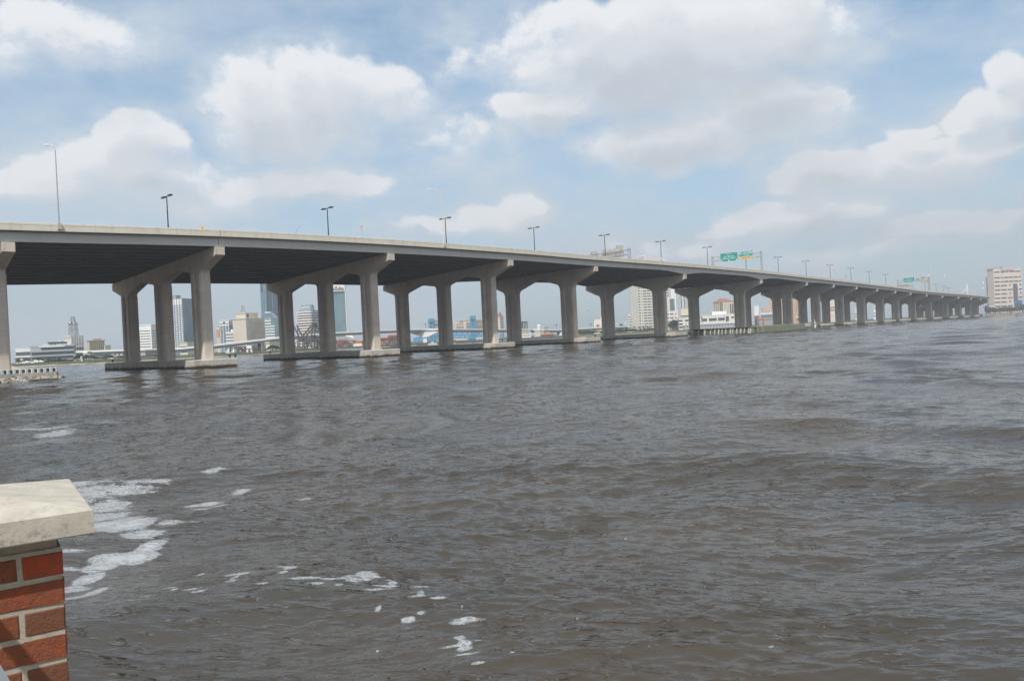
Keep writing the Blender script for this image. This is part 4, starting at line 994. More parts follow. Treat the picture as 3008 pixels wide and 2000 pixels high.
mc = Vector((W(Cx(745), zy('C', 580), 660).x, 660, 0)); mt_ = W(Cx(735), zy('C', 500), 660).z; m_ = MB(); lattice(m_, mc, b2.zt, mt_, 1.5, .8, 8, .10); m_.build('lattice_shaft', M['galv'], mast)
MB().box((mc.x - 2, mc.y, mt_ - 1.0), (3, .4, 1.6)).build('dish', M['grey'], mast); MB().box((mc.x - 2, mc.y, mt_ - 10), (2.6, .4, 1.2)).build('dish', M['grey'], mast)
b = bld('blue_glass_tower', 'tall blue glass tower rising behind the beige slab to the underside of the bridge', 'skyscraper', Cx(1066), Cx(1180), Cx(1400), zy('C', 60), 780, M['glass_blue'], a=40, dep=40)
bands(b, 'R', 30, .0, 1, .02, .98, .16, M['glass_grey']); bands(b, 'L', 30, .0, 1, .02, .98, .12, M['glass_teal'])
slab_on(b, 'R', .02, .06, 0, 1, M['darkwall'], 'recess_strip', .3); slab_on(b, 'R', .48, .52, 0, 1, M['bluegrey'], 'recess_strip', .3)
slab_on(b, 'L', .1, .45, .86, .98, M['glass_grey'], 'top_recess', .3)
b = bld('stepped_white_office', 'white banded office with a chamfered green glass crown in front of the blue glass tower', 'office building', Cx(1070), Cx(1355), Cx(1412), zy('C', 755), 690, M['glass_teal'], a=12, dep=36)
for i, (u0, u1) in enumerate([(.30, .96)] * 9 + [(.30, .74)] * 2): slab_on(b, 'L', u0, u1, .04 + i * .087, .04 + i * .087 + .045, M['white'], 'spandrel_band', .4)
O, u, L, n = face(b, 'L')
q = [O + u * L * t + Vector((0, 0, b.zt - .02)) for t in (0.0, .06, .33, .72, .93, 1.0)]; hz_ = W(Cx(1220), zy('C', 640), 700).z - b.zt
cz_ = [0, .28, .86, .86, .35, 0]
poly = [q[i] + Vector((0, 0, hz_ * cz_[i])) for i in range(6)]
MB().prism(poly, -n * .5, -n * 14).build('crown', M['glass_blue'], b.root)
MB().prism([q[2] + Vector((0, 0, hz_ * .86)), q[3] + Vector((0, 0, hz_ * .86)), q[3] + Vector((0, 0, hz_ * 1.02)), q[2] + Vector((0, 0, hz_ * 1.02))], -n * .3, -n * 10).build('crown_cap', M['white'], b.root)
text_on(b, 'L', 'ALLTEL', .5, .99, 2.0, M['signwhite'], .5)
b = bld('low_peach_building', 'low cream building below the stepped white office', 'building', Cx(1180), Cx(1255), Cx(1470), zy('C', 1215), 560, M['cream'], a=30, dep=14)
slab_on(b, 'R', .1, .2, .1, .4, M['grey'], 'door')
# ------------------------------------------------------------------ D
Dx = lambda x: zx('D', x)
b = bld('flared_office', 'white and brown banded office flaring towards its base with a dark sign box on top', 'office building', Dx(215), Dx(465), Dx(640), zy('D', 590), 700, M['glass_grey'], a=28, dep=30, cap=False)
nb = 15
for i in range(nb):
    zz = i / nb
    for f, u0, u1 in (('L', -.16 * max(0, (1 - zz * 1.15)) ** 1.0 - .02, 1.0), ('R', 0, 1.0)):
        slab_on(b, f, u0, u1, zz + .005, zz + .04, M['white'] if i % 3 else M['pink'], 'spandrel_band', .9)
slab_on(b, 'R', .18, .30, 0, 1.08, M['glass_blue'], 'corner_shaft', 1.2)
O, u, L, n = face(b, 'L'); MB().prism([O + Vector((0, 0, LZ)), O - u * L * .17 + Vector((0, 0, LZ)), O - u * L * .03 + Vector((0, 0, b.zt * .85)), O + Vector((0, 0, b.zt * .95))], -n * .2, -n * 20).build('flared_wing', M['glass_grey'], b.root)
b2 = bld('x', 'x', 'x', Dx(255), Dx(495), Dx(528), zy('D', 492), 706, M['glass_blue'], a=28, dep=14, parent=b.root, zb=b.zt, part='sign_box', cap=False)
text_on(b2, 'L', 'Suther', .45, .62, 4.2, M['signwhite'], .3, .08)
slab_on(b2, 'L', -.12, 1.0, .0, .14, M['white'], 'cornice_band', .8)
b = bld('modern_tower', 'teal glass tower in a white frame with rounded lettering near its top', 'skyscraper', Dx(790), Dx(1135), Dx(1142), zy('D', 20), 720, M['glass_teal'], a=3, dep=44, cap=False)
slab_on(b, 'L', 0, 1.0, .832, 1.0, M['white_warm'], 'top_panel', 1.2); slab_on(b, 'L', .955, 1.0, .0, 1.0, M['white_warm'], 'frame_pier', 1.2); slab_on(b, 'L', 0, .04, .0, 1.0, M['white_warm'], 'frame_pier', 1.2)
text_on(b, 'L', 'm\u014ddis', .53, .872, 4.9, M['glass_grey'], 1.5, .08)
O, u, L, n = face(b, 'L'); e0 = O + u * L
zk = W(Dx(1160), zy('D', 1075), 718).z; zk2 = W(Dx(1320), zy('D', 1185), 712).z; xx = W(Dx(1345), zy('D', 1180), 712).x; xk = e0.x
MB().prism([Vector((xk - 3.4, e0.y, zk + 2)), Vector((xk + .9, e0.y, zk + 4)), Vector((xx, e0.y - 3, zk2 - 1)), Vector((xx - 8, e0.y - 3, zk2 - 1))], -n * -1.2, -n * 30).build('flared_leg', M['white_warm'], b.root)
b2 = bld('x', 'x', 'x', Dx(880), Dx(1170), Dx(1172), zy('D', 1098), 700, M['grey'], a=3, dep=10, parent=b.root, part='podium_wall', cap=False)
O, u, L, n = face(b2, 'L'); e1 = O + u * L; MB().prism([e1 + Vector((0, 0, b2.zt)), e1 + u * 13 + Vector((0, 0, zk2)), e1 + Vector((0, 0, zk2))], n * 0, -n * 9).build('podium_wedge', M['grey'], b.root)
text_on(b2, 'L', 'KUHN\u2019S', .62, .62, 3.0, M['glass_grey'], .3)
b = bld('orange_roofed_market', 'low festival market hall with orange roofs behind the rail truss', 'market hall', Dx(1290), Dx(1450), Dx(1560), zy('D', 1188), 620, M['orange'], a=25, dep=16)
slab_on(b, 'L', 0, 1, 0, .45, M['white'], 'shopfront'); slab_on(b, 'R', 0, 1, 0, .45, M['white'], 'shopfront')
b = bld('red_roofed_market', 'low hall with red roof sections right of the second pier', 'market hall', zx('E', 150), zx('E', 330), zx('E', 640), zy('E', 1150), 640, M['orange'], a=20, dep=16)
slab_on(b, 'R', 0, 1, 0, .55, M['white_warm'], 'shopfront'); bld('x', 'x', 'x', zx('E', 350), zx('E', 380), zx('E', 600), zy('E', 1100), 650, M['red'], a=20, dep=8, parent=b.root, zb=b.zt, part='roof')
for i, (xa, xb) in enumerate(((985, 1085), (1110, 1200))):
    c = W(Dx((xa + xb) / 2), zy('D', 1240), 560); hw = (xb - xa) / 2 / 6.535 / F * 560
    t = thing('market_awning', ('left' if i == 0 else 'right') + ' red awning by the rail truss below the modern teal tower', 'awning', (c.x, c.y, LZ), 'red market awnings')
    MB().prism([Vector((c.x - hw, 560, c.z)), Vector((c.x, 560, c.z + 2.2)), Vector((c.x + hw, 560, c.z + .8)), Vector((c.x + hw, 560, c.z - .4)), Vector((c.x - hw, 560, c.z - 1.2))], (0, 0, 0), (0, 6, 0)).build('canopy', M['red'], t)
    m_ = MB()
    for sx in (-.8, .8): m_.tube([(c.x + sx * hw, 561, LZ), (c.x + sx * hw, 561, c.z)], .15, 6)
    m_.build('frame', M['white'], t)
# ------------------------------------------------------------------ E / F buildings
b = bld('grey_hall', 'grey flat building right of the left blue lift tower', 'building', zx('E', 1355), zx('E', 1500), zx('E', 1780), zy('E', 712), 980, M['grey'], a=58, dep=40)
slab_on(b, 'R', 0, 1, .76, .82, M['darkwall'], 'louvre_band'); slab_on(b, 'L', 0, 1, .5, .56, M['darkwall'], 'louvre_band')
b = bld('pink_hotel', 'wide pink-beige hotel with rows of slot windows around the right blue lift tower', 'hotel', zx('F', 208), zx('F', 400), zx('F', 740), zy('F', 240), 960, M['pink'], a=48, dep=40)
slab_on(b, 'L', .02, .1, 0, 1.03, M['pink'], 'corner_pier', .6)
wins(b, 'L', 10, 1, .15, .80, .42, .72, .45, 1, M['glass_dark'], 'window'); slab_on(b, 'L', .12, .8, .80, .83, M['glass_dark'], 'window_band'); slab_on(b, 'L', .45, .78, .90, .94, M['glass_dark'], 'window_band')
wins(b, 'R', 18, 1, .02, .98, .42, .74, .45, 1, M['glass_dark'], 'window'); slab_on(b, 'R', .02, .98, .80, .83, M['glass_dark'], 'window_band'); slab_on(b, 'R', .5, .98, .9, .94, M['glass_dark'], 'window_band')
b = bld('pink_hotel_tower', 'pink-beige hotel tower with a red pyramid cap seen beside the third pier', 'hotel tower', zx('F', 930), zx('F', 990), zx('F', 1055), zy('F', 185), 940, M['pink'], a=30, dep=20)
wins(b, 'R', 3, 12, .1, .95, .03, .97, .5, .5, M['glass_dark']); cpt = b.C + b.uL * b.lL / 2 + b.uR * b.lR / 2
MB().add([b.C + Vector((0, 0, b.zt)), b.C + b.uL * b.lL + Vector((0, 0, b.zt)), b.C + b.uL * b.lL + b.uR * b.lR + Vector((0, 0, b.zt)), b.C + b.uR * b.lR + Vector((0, 0, b.zt)), cpt + Vector((0, 0, b.zt + 7))], [(0, 1, 4), (1, 2, 4), (2, 3, 4), (3, 0, 4)]).build('roof', M['redroof'], b.root)
b = bld('dark_frame_building', 'dark unfinished-looking glass building between the third and fourth piers', 'building', zx('F', 1290), zx('F', 1380), zx('F', 1472), zy('F', 268), 900, M['glass_grey'], a=25, dep=30)
wins(b, 'L', 4, 5, .05, .95, .35, .98, .7, .7, M['darkwall']); wins(b, 'R', 3, 1, .1, .9, .35, .95, .3, 1, M['white'], 'pilaster')
t = thing('water_tank', 'white round storage tank behind the low bridge between third and fourth piers', 'tank', W(zx('F', 1668), zy('F', 380), 860))
c = W(zx('F', 1668), zy('F', 330), 860); rr = 34 / 5.9 / F * 860
MB().tube([(c.x, 860, LZ), (c.x, 860, c.z)], rr, 20).build('shell', M['white'], t); MB().tube([(c.x, 860, c.z), (c.x, 860, c.z + 1.2)], [rr, rr * .2], 20).build('roof', M['white'], t)
b = bld('white_plant', 'low white industrial plant right of the round storage tank', 'factory', zx('F', 1720), zx('F', 1760), zx('F', 1840), zy('F', 362), 870, M['white'], a=20, dep=20)
slab_on(b, 'R', 0, 1, .6, .65, M['grey'], 'seam')
b = bld('river_hotel', 'low white building with a row of square windows beside the third pier', 'hotel', zx('F', 1325), zx('F', 1330), zx('F', 1530), zy('F', 490), 700, M['white'], a=3, dep=12)
wins(b, 'R', 8, 1, .03, .97, .40, .68, .55, .8, M['glass_dark'])
b = bld('yellow_sign_building', 'pale glazed building with a yellow panel above the low white hotel', 'building', zx('F', 1330), zx('F', 1340), zx('F', 1515), zy('F', 440), 760, M['white_warm'], a=3, dep=12)
wins(b, 'R', 7, 1, .03, .97, .3, .95, .5, .8, M['glass_grey']); slab_on(b, 'R', .22, .42, .5, .8, M['yellow'], 'sign_panel', .4)
b = bld('white_block', 'plain white windowless block right of the low white hotel', 'building', zx('F', 1590), zx('F', 1680), zx('F', 1760), zy('F', 425), 800, M['white_warm'], a=35, dep=14)
wins(b, 'L', 5, 1, .1, .9, .1, .9, .1, 1, M['grey'], 'rib')
b = bld('red_roofed_restaurant', 'low riverside restaurant with a broad red hipped roof', 'restaurant', zx('F', 1700), zx('F', 1880), zx('F', 1925), zy('F', 490), 700, M['tan'], a=10, dep=22, cap=False)
q = [b.C + Vector((0, 0, b.zt)), b.C + b.uL * b.lL + Vector((0, 0, b.zt)), b.C + b.uL * b.lL + b.uR * b.lR + Vector((0, 0, b.zt)), b.C + b.uR * b.lR + Vector((0, 0, b.zt))]
ctr = (q[0] + q[2]) / 2; q = [ctr + (v - ctr) * 1.15 for v in q]; rz_ = W(zx('F', 1860), zy('F', 432), 705).z
MB().add(q + [ctr - b.uL * b.lL * .22 + Vector((0, 0, rz_ - b.zt)), ctr + b.uL * b.lL * .08 + Vector((0, 0, rz_ - b.zt))], [(0, 1, 5, 4), (1, 2, 5), (2, 3, 4, 5), (3, 0, 4), (3, 2, 1, 0)]).build('roof', M['redroof'], b.root)
wins(b, 'L', 6, 1, .05, .95, .2, .7, .5, 1, M['glass_dark'])
# ------------------------------------------------------------------ G / H buildings
Gx = lambda x: zx('G', x)
b = bld('emblem_block', 'white block with a red emblem between the fourth and fifth piers', 'building', Gx(330), Gx(345), Gx(560), zy('G', 938), 900, M['white_warm'], a=4, dep=20)
slab_on(b, 'R', .28, .62, .05, .92, M['cream'], 'wall_panel', .3)
O, u, L, n = face(b, 'R'); c = O + u * L * .42 + n * .5 + Vector((0, 0, b.zb + (b.zt - b.zb) * .55))
MB().prism([c + u * a + Vector((0, 0, e)) for a, e in ((-1.9, 1.0), (-.6, 1.4), (.6, 1.4), (1.9, 1.0), (1.4, .1), (.6, -.4), (.5, -1.5), (-.5, -1.5), (-.6, -.4), (-1.4, .1))], n * .1, -n * .4).build('emblem', M['red'], b.root)
bld('x', 'x', 'x', Gx(480), Gx(500), Gx(560), zy('G', 880), 905, M['cream'], a=4, dep=10, parent=b.root, zb=b.zt, part='penthouse_wall')
b = bld('condo_tower', 'tall white apartment tower with rows of paired dark windows behind the fifth pier', 'apartment tower', Gx(1168), Gx(1345), Gx(2075), zy('G', 100), 790, M['white_warm'], a=60, dep=40, cap=False)
zk = b.root
bands_u = [(.015, .075), (.115, .135), (.17, .28), (.30, .41), (.43, .54), (.56, .67), (.70, .80), (.84, .90), (.93, .99)]
for u0, u1 in bands_u[:5]: wins(b, 'R', 1, 17, u0, u1, .02, .985, 1, .34, M['glass_dark'])
for u0, u1 in bands_u[7:]: wins(b, 'R', 1, 5, u0, u1, .70, .985, 1, .34, M['glass_dark'])
for u0, u1 in bands_u[7:8]: pass
wins(b, 'L', 1, 17, .01, .03, .02, .985, 1, .5, M['glass_grey'], 'edge_slot')
b2 = bld('x', 'x', 'x', Gx(1128), Gx(1132), Gx(1196), zy('G', 822), 800, M['white_warm'], a=4, dep=12, parent=zk, part='side_wing_wall')
wins(b2, 'R', 1, 6, .1, .95, .05, .95, 1, .35, M['glass_dark'])
b = bld('teal_windowed_tower', 'pale tower with a tall teal glass strip right of the white apartment tower', 'tower block', Gx(2030), Gx(2045), Gx(2235), zy('G', 230), 830, M['white'], a=5, dep=30)
slab_on(b, 'R', .22, .80, .38, .76, M['glass_teal'], 'glass_strip', .3); wins(b, 'R', 1, 6, .22, .80, .38, .76, 1, .12, M['glass_grey'], 'spandrel', .45); wins(b, 'R', 1, 4, .15, .4, .78, .99, 1, .3, M['glass_dark'])
b = bld('stepped_annex', 'white four-storey annex with square windows at the foot of the teal-windowed tower', 'building', Gx(2040), Gx(2045), Gx(2290), zy('G', 745), 780, M['white_warm'], a=5, dep=20)
for u0, u1 in ((.02, .14), (.25, .55), (.72, .84)): wins(b, 'R', 1, 4, u0, u1, .15, .95, 1, .30, M['glass_dark'])
Hx = lambda x: zx('H', x)
b = bld('slim_dark_striped_tower', 'slim white tower with dark window stacks just left of the fifth pier far column', 'tower block', Hx(288), Hx(360), Hx(402), zy('H', 30), 900, M['white_warm'], a=30, dep=14)
wins(b, 'L', 1, 22, .1, .55, .35, .99, 1, .55, M['glass_dark']); wins(b, 'R', 1, 22, .1, .7, .35, .99, 1, .4, M['glass_dark'])
b = bld('cream_banded_office', 'cream office with dark bands below the slim dark striped tower', 'office building', Hx(303), Hx(310), Hx(640), zy('H', 528), 760, M['cream'], a=4, dep=24)
bands(b, 'R', 3, .0, 1, .25, .72, .35, M['glass_dark'])
b = bld('white_office_complex', 'wide white office complex with stepped window bands behind the fifth pier', 'office building', Hx(242), Hx(262), Hx(1565), zy('H', 735), 720, M['white_warm'], a=5, dep=30)
for z0, (us) in ((.70, ((.0, .07), (.11, .2), (.3, .35), (.44, .5))), (.42, ((.0, .07), (.12, .2), (.3, .35), (.44, .6), (.65, .74))), (.16, ((0, .08), (.12, .2), (.3, .5), (.52, .74)))):
    for u0, u1 in us: slab_on(b, 'R', u0, u1, z0, z0 + .11, M['glass_dark'], 'window_band')
b2 = bld('x', 'x', 'x', Hx(800), Hx(810), Hx(1340), zy('H', 690), 712, M['white_warm'], a=5, dep=10, parent=b.root, zb=b.zt - 6, part='upper_wall')
for u0, u1 in ((.0, .2), (.28, .62), (.68, .97)): slab_on(b2, 'R', u0, u1, .25, .62, M['glass_grey'], 'window_band')
b3 = bld('x', 'x', 'x', Hx(1325), Hx(1330), Hx(1575), zy('H', 660), 708, M['white_warm'], a=5, dep=12, parent=b.root, zb=b.zt - 10, part='corner_block_wall')
slab_on(b3, 'R', .08, .36, .22, .85, M['glass_grey'], 'window', .3)
for zz in (.25, .68): slab_on(b3, 'R', .58, .84, zz, zz + .12, M['glass_dark'], 'window')
b4 = bld('x', 'x', 'x', Hx(1030), Hx(1040), Hx(1355), zy('H', 605), 722, M['white'], a=5, dep=14, parent=b.root, zb=b.zt, part='plant_room_wall')
b = bld('red_roofed_condo', 'tall cream apartment block with a red hipped roof between the fifth and sixth piers', 'apartment tower', Hx(1050), Hx(1200), Hx(1560), zy('H', 375), 860, M['cream'], a=58, dep=26, cap=False)
wins(b, 'L', 3, 12, .1, .95, .25, .97, .28, .4, M['glass_dark']); wins(b, 'R', 2, 1, .0, .22, .25, 1.0, .6, 1, M['glass_grey'], 'glass_bay', .4); wins(b, 'R', 4, 12, .26, .62, .25, .97, .3, .4, M['glass_dark']); wins(b, 'R', 2, 1, .64, .92, .25, .92, .6, 1, M['glass_grey'], 'glass_bay', .4)
q = [b.C + Vector((0, 0, b.zt)), b.C + b.uL * b.lL + Vector((0, 0, b.zt)), b.C + b.uL * b.lL + b.uR * b.lR + Vector((0, 0, b.zt)), b.C + b.uR * b.lR + Vector((0, 0, b.zt))]
ctr = (q[0] + q[2]) / 2; q = [ctr + (v - ctr) * 1.04 for v in q]; rz_ = W(Hx(1310), zy('H', 288), 875).z
MB().add(q + [ctr - b.uR * b.lR * .18 + Vector((0, 0, rz_ - b.zt)), ctr + b.uR * b.lR * .12 + Vector((0, 0, (rz_ - b.zt) * .9))], [(0, 1, 4), (1, 2, 5, 4), (2, 3, 5), (3, 0, 4, 5)]).build('roof', M['redroof'], b.root)
b = bld('gabled_arcade', 'long low grey-white arcade of small gabled bays along the far bank', 'arcade', Hx(360), Hx(370), Hx(1580), zy('H', 915), 700, M['grey'], a=4, dep=10, cap=False)
O, u, L, n = face(b, 'R')
for i in range(18):
    c = O + u * (L * (i + .5) / 18) + Vector((0, 0, b.zt)); w2 = L / 36 * .75
    MB().prism([c - u * w2, c - u * w2 + Vector((0, 0, 1)), c + Vector((0, 0, 2.0)), c + u * w2 + Vector((0, 0, 1)), c + u * w2], n * .5, -n * 4).build('gable', M['white'], b.root)
wins(b, 'R', 18, 1, 0, 1, .45, .8, .2, 1, M['glass_dark'])
b = bld('white_cube_building', 'plain white block beside the sixth pier', 'building', Hx(1995), Hx(2000), Hx(2112), zy('H', 462), 820, M['white'], a=4, dep=20)
slab_on(b, 'R', .0, 1, .0, .45, M['cream'], 'lower_wall')
b = bld('glazed_low_office', 'low white office with a long blue-grey window band right of the plain white block', 'office building', Hx(2135), Hx(2145), Hx(2560), zy('H', 620), 790, M['white'], a=4, dep=20)
slab_on(b, 'R', .02, 1, .58, .85, M['glass_blue'], 'window_band'); slab_on(b, 'R', .02, 1, .25, .36, M['glass_dark'], 'window_band')
b = bld('fluted_peach_building', 'peach building with vertical slots above the glazed low office', 'building', Hx(2190), Hx(2200), Hx(2560), zy('H', 522), 840, M['peach'], a=4, dep=20)
wins(b, 'R', 9, 1, .02, .9, .40, .86, .4, 1, M['darkwall'], 'window_slot')
# ------------------------------------------------------------------ M / N / L buildings
Mx = lambda x: zx('M', x)
b = bld('large_peach_block', 'tall peach block with fluted panels behind the seventh pier', 'hospital block', Mx(225), Mx(1075), Mx(1420), zy('M', 260), 860, M['peach'], a=35, dep=30, cap=False)
bands(b, 'R', 4, .0, 1, .38, .86, .12, M['tan'], 'window_band'); wins(b, 'R', 6, 1, .12, 1, .24, .33, .5, 1, M['darkwall'], 'arch_opening'); slab_on(b, 'R', 0, 1, .19, .235, M['white'], 'canopy', 1.5)
b = bld('cream_tower_right', 'cream block with dark bands behind the eighth pier', 'building', Mx(1930), Mx(1935), Mx(2360), zy('M', 478), 880, M['cream'], a=4, dep=30)
for zz in (.52, .64): slab_on(b, 'R', 0, 1, zz, zz + .04, M['darkwall'], 'window_band')
slab_on(b, 'R', .62, .70, .80, .82, M['darkwall'], 'wall_emblem'); slab_on(b, 'R', .75, .95, .36, .42, M['white'], 'sign_panel')
Nx = lambda x: zx('N', x)
b = bld('small_riverside_block', 'cream and pink low block behind the ninth and tenth piers', 'building', Nx(1085), Nx(1090), Nx(1230), zy('N', 645), 930, M['cream'], a=4, dep=20)
slab_on(b, 'R', 0, 1, .50, .56, M['darkwall'], 'window_band'); slab_on(b, 'R', 0, 1, .3, .34, M['darkwall'], 'window_band')
b = bld('white_banded_block', 'white block with dark bands behind the tenth pier', 'building', Nx(1610), Nx(1615), Nx(1790), zy('N', 600), 940, M['white'], a=4, dep=20)
for zz in (.28, .48, .85): slab_on(b, 'R', 0, 1, zz, zz + .05, M['darkwall'], 'window_band')
Lx = lambda x: zx('L', x)
b = bld('clinic_tower', 'big pink-beige clinic tower with dark window strips and a blue entrance at the right edge', 'clinic', Lx(335), Lx(500), Lx(1215), zy('L', 255), 1110, M['pink'], a=50, dep=40)
Hb = b.zt - b.zb
O, u, L, n = face(b, 'R')
def ul(x): return (x - 505) / (1215 - 505)
def zl_(y): # picture row -> fraction of height
    return (W(Lx(800), zy('L', y + .0), 1120).z - b.zb) / Hb
rows = [398, 508, 598, 690, 780, 870, 960, 1048, 1140]
segs = {0: [(530, 660), (695, 780), (850, 870), (935, 1045), (1065, 1200)], 1: [(535, 668), (700, 745), (770, 880), (900, 1010), (1035, 1140), (1165, 1208)], 2: [(540, 672), (700, 748), (770, 885), (905, 1015), (1035, 1150), (1170, 1215)]}
for i, y in enumerate(rows):
    sg_ = segs.get(i, [(545, 680), (708, 845), ((880, 990) if i % 2 == 0 else (918, 945))] + ([(1145, 1255)] if i % 2 == 0 else [(1185, 1215)]))
    zc = (i and 0) or 0
    z0 = .945 - (i * .0905 + (.035 if i > 0 else 0)) - .035
    for xa, xb in sg_:
        sh = -.012 * 0
        if ul(xb - i * 6) <= 1.04: slab_on(b, 'R', max(0, ul(xa - 8 - i * 4)), min(1, ul(xb - 8 - i * 4)), z0, z0 + (.024 if xb - xa > 40 else .04), M['darkwall'], 'window', .4)
slab_on(b, 'R', .68, .83, .28, .645, M['darkwall'], 'glass_shaft', .6)
slab_on(b, 'R', .69, .93, .165, .285, M['blue_block'], 'entrance_block', 3)
wins(b, 'R', 4, 2, .70, .925, .17, .25, .6, .55, M['glass_dark'], 'window', 3.2)
text_on(b, 'R', 'Nemours', .50, .965, 5.6, M['bluegrey'], .6, .05)
O, u, L, n = face(b, 'R'); c = O + u * L * .5 + n * .6 + Vector((0, 0, b.zb + Hb * .93))
MB().prism([c + u * a + Vector((0, 0, e)) for a, e in ((-9, -1.6), (-6, -.2), (-1, .5), (5, .3), (8, -.2), (5, -.1), (-1, 0), (-5.6, -.8))], n * .1, -n * .3).build('emblem', M['red'], b.root)
b2 = bld('x', 'x', 'x', Lx(298), Lx(338), Lx(345), zy('L', 480), 1125, M['grey'], a=10, dep=10, parent=b.root, part='side_stair_wall')
b3 = bld('x', 'x', 'x', Lx(510), Lx(520), Lx(620), zy('L', 225), 1130, M['grey'], a=10, dep=10, parent=b.root, zb=b.zt, part='roof_plant')
b3 = bld('x', 'x', 'x', Lx(658), Lx(665), Lx(735), zy('L', 218), 1130, M['blue_block'], a=10, dep=10, parent=b.root, zb=b.zt, part='roof_tank')
b3 = bld('x', 'x', 'x', Lx(380), Lx(400), Lx(560), zy('L', 1185), 1100, M['beige'], a=10, dep=10, parent=b.root, part='low_wing_wall')
# white masts and towers behind the bridge
c0 = W(*z('K', 1520, 480), 1250)
t = thing('radio_mast', 'thin red and white radio mast behind the farther green signs', 'mast', (c0.x + 1, 1250, LZ))
zt_ = W(*z('K', 1497, 150), 1250).z; zm = c0.z; zh = W(*z('K', 1530, 620), 1250).z
cx_ = W(*z('K', 1540, 700), 1250).x
m_ = MB(); lattice(m_, Vector((cx_, 1250, 0)), LZ, zh, 1.5, .9, 14, .2); m_.build('lower_shaft', M['mastred'], t)
MB().tube([(cx_, 1250, zh), (cx_, 1250, zm)], [.9, .5], 8).build('upper_shaft', M['white'], t); MB().tube([(cx_, 1250, zm), (cx_, 1250, zt_)], [.3, .15], 6).build('spike', M['galv'], t)
ax0 = W(2600 + 1250 / 5.2255, 700 + 690 / 5.2255, 1300); t = thing('white_mast_structure', 'white mast with two splayed stays rising behind the far end of the bridge', 'mast', (ax0.x, 1300, LZ))
lz_ = W(2840, 847, 1300).z
MB().tube([(ax0.x + 2, 1300, LZ), (ax0.x + .5, 1300, lz_), (ax0.x, 1300, ax0.z)], [1.9, 1.6, .5], 10).build('mast_shaft', M['white'], t)
for dx in (-1, 1): MB().tube([(ax0.x + .5, 1300, lz_), (ax0.x + dx * (lz_ - LZ) * 1.1, 1304, LZ)], .6, 8).build('stay', M['white'], t)
# stadium lights seen past the fifth pier
for i, (xa, xb) in enumerate(((870, 905), (1035, 1070), (1072, 1105))):
    p0, p1 = W(*z('G', xa, 1065), 1000), W(*z('G', xb, 980 if i else 1010), 1000)
    t = thing('stadium_light', ('leftmost', 'middle', 'rightmost')[i] + ' slanting white stadium light frame left of the white apartment tower', 'floodlight', p0, 'slanting stadium lights')
    MB().bar((p0.x, 1000, LZ), p0, .8).build('post', M['galv'], t); MB().bar(p0, p1, 1.6, .6).build('lamp_rack', M['white'], t)
b = bld('scoreboard_hall', 'low grey stadium stand between the slanting lights', 'stadium', Gx(935), Gx(940), Gx(1022), zy('G', 1045), 1000, M['glass_grey'], a=4, dep=10)
slab_on(b, 'R', .05, .95, .5, .8, M['bluegrey'], 'screen')
# ------------------------------------------------------------------ the white viaduct crossing behind
VP = [(190, 1032, 560), (217, 1031, 560), (360, 1026, 565), (411, 1026, 565), (510, 1022.5, 570), (629, 1012, 575), (700, 1003.5, 585), (816, 990, 600), (900, 981, 615), (984, 975.3, 630), (1066, 971.5, 650), (1120, 967.9, 665), (1216, 965, 690),
      (1336, 965, 720), (1524, 965.6, 790), (1644, 967, 830), (1700, 964, 850), (1767, 960.5, 870), (1843, 957, 900), (1960, 953, 930)]
vp = []
for i in range(len(VP) - 1):
    for t in np.linspace(0, 1, 5)[:-1]: vp.append(W(*(VP[i][k] * (1 - t) + VP[i + 1][k] * t for k in (0, 1)), VP[i][2] * (1 - t) + VP[i + 1][2] * t))
vp.append(W(*VP[-1]))
via = thing('white_viaduct', 'pale road bridge crossing far behind the main bridge on white piers', 'bridge', (vp[40].x, vp[40].y, LZ))
def vring(prof):
    rs = []
    for i, p_ in enumerate(vp):
        d_ = (vp[min(i + 1, len(vp) - 1)] - vp[max(i - 1, 0)]); d_.z = 0; d_.normalize(); n_ = Vector((d_.y, -d_.x, 0))
        rs.append([p_ + n_ * a + Vector((0, 0, bz)) for a, bz in prof(i, p_)])
    return MB().loft(rs)
vring(lambda i, p_: [(0, 0), (0, -1.3), (-12, -1.3), (-12, 0), (-11.6, 0), (-11.6, -1.0), (-.4, -1.0), (-.4, 0)]).build('deck', M['white'], via)
vring(lambda i, p_: [(-1.6, -1.31), (-1.6, -3.2), (-10.4, -3.2), (-10.4, -1.31)]).build('girder', M['bluegrey'], via)
def vpier(px, w_, hw=0):
    k_ = min(range(len(vp)), key=lambda i: abs((1504 + F * (vp[i] - EYE).dot(CR) / (vp[i] - EYE).dot(fwd)) - px))
    p_ = vp[k_]; c = Vector((p_.x, p_.y + 5, 0)); zt = p_.z - 3.2
    if hw: MB().prism([Vector((c.x - hw, p_.y + 1.2, zt)), Vector((c.x + hw, p_.y + 1.2, zt)), Vector((c.x + w_ * .6, p_.y + 1.2, zt - 4.6)), Vector((c.x - w_ * .6, p_.y + 1.2, zt - 4.6))], (0, 0, 0), (0, 8, 0)).build('haunch', M['white'], via)
    MB().box((c.x, c.y, (zt - 2) / 2), (w_, 6, zt + 2)).build('pier', M['white'], via)
for px, w_, hw in ((zx('A', 1375), 2.6, 0), (zx('C', 475), 2.2, 0), (zx('C', 572), 3.6, 0), (zx('C', 1052), 3.2, 0), (zx('C', 1112), 3.0, 0), (zx('E', 1362), 3.4, 13), (zx('F', 1548), 3.6, 0), (zx('F', 1952), 4.4, 0), (zx('F', 2320), 3.6, 0), (zx('G', 330), 3.6, 0), (zx('G', 1060), 3.6, 0), (930, 3.4, 12)): vpier(px, w_, hw)
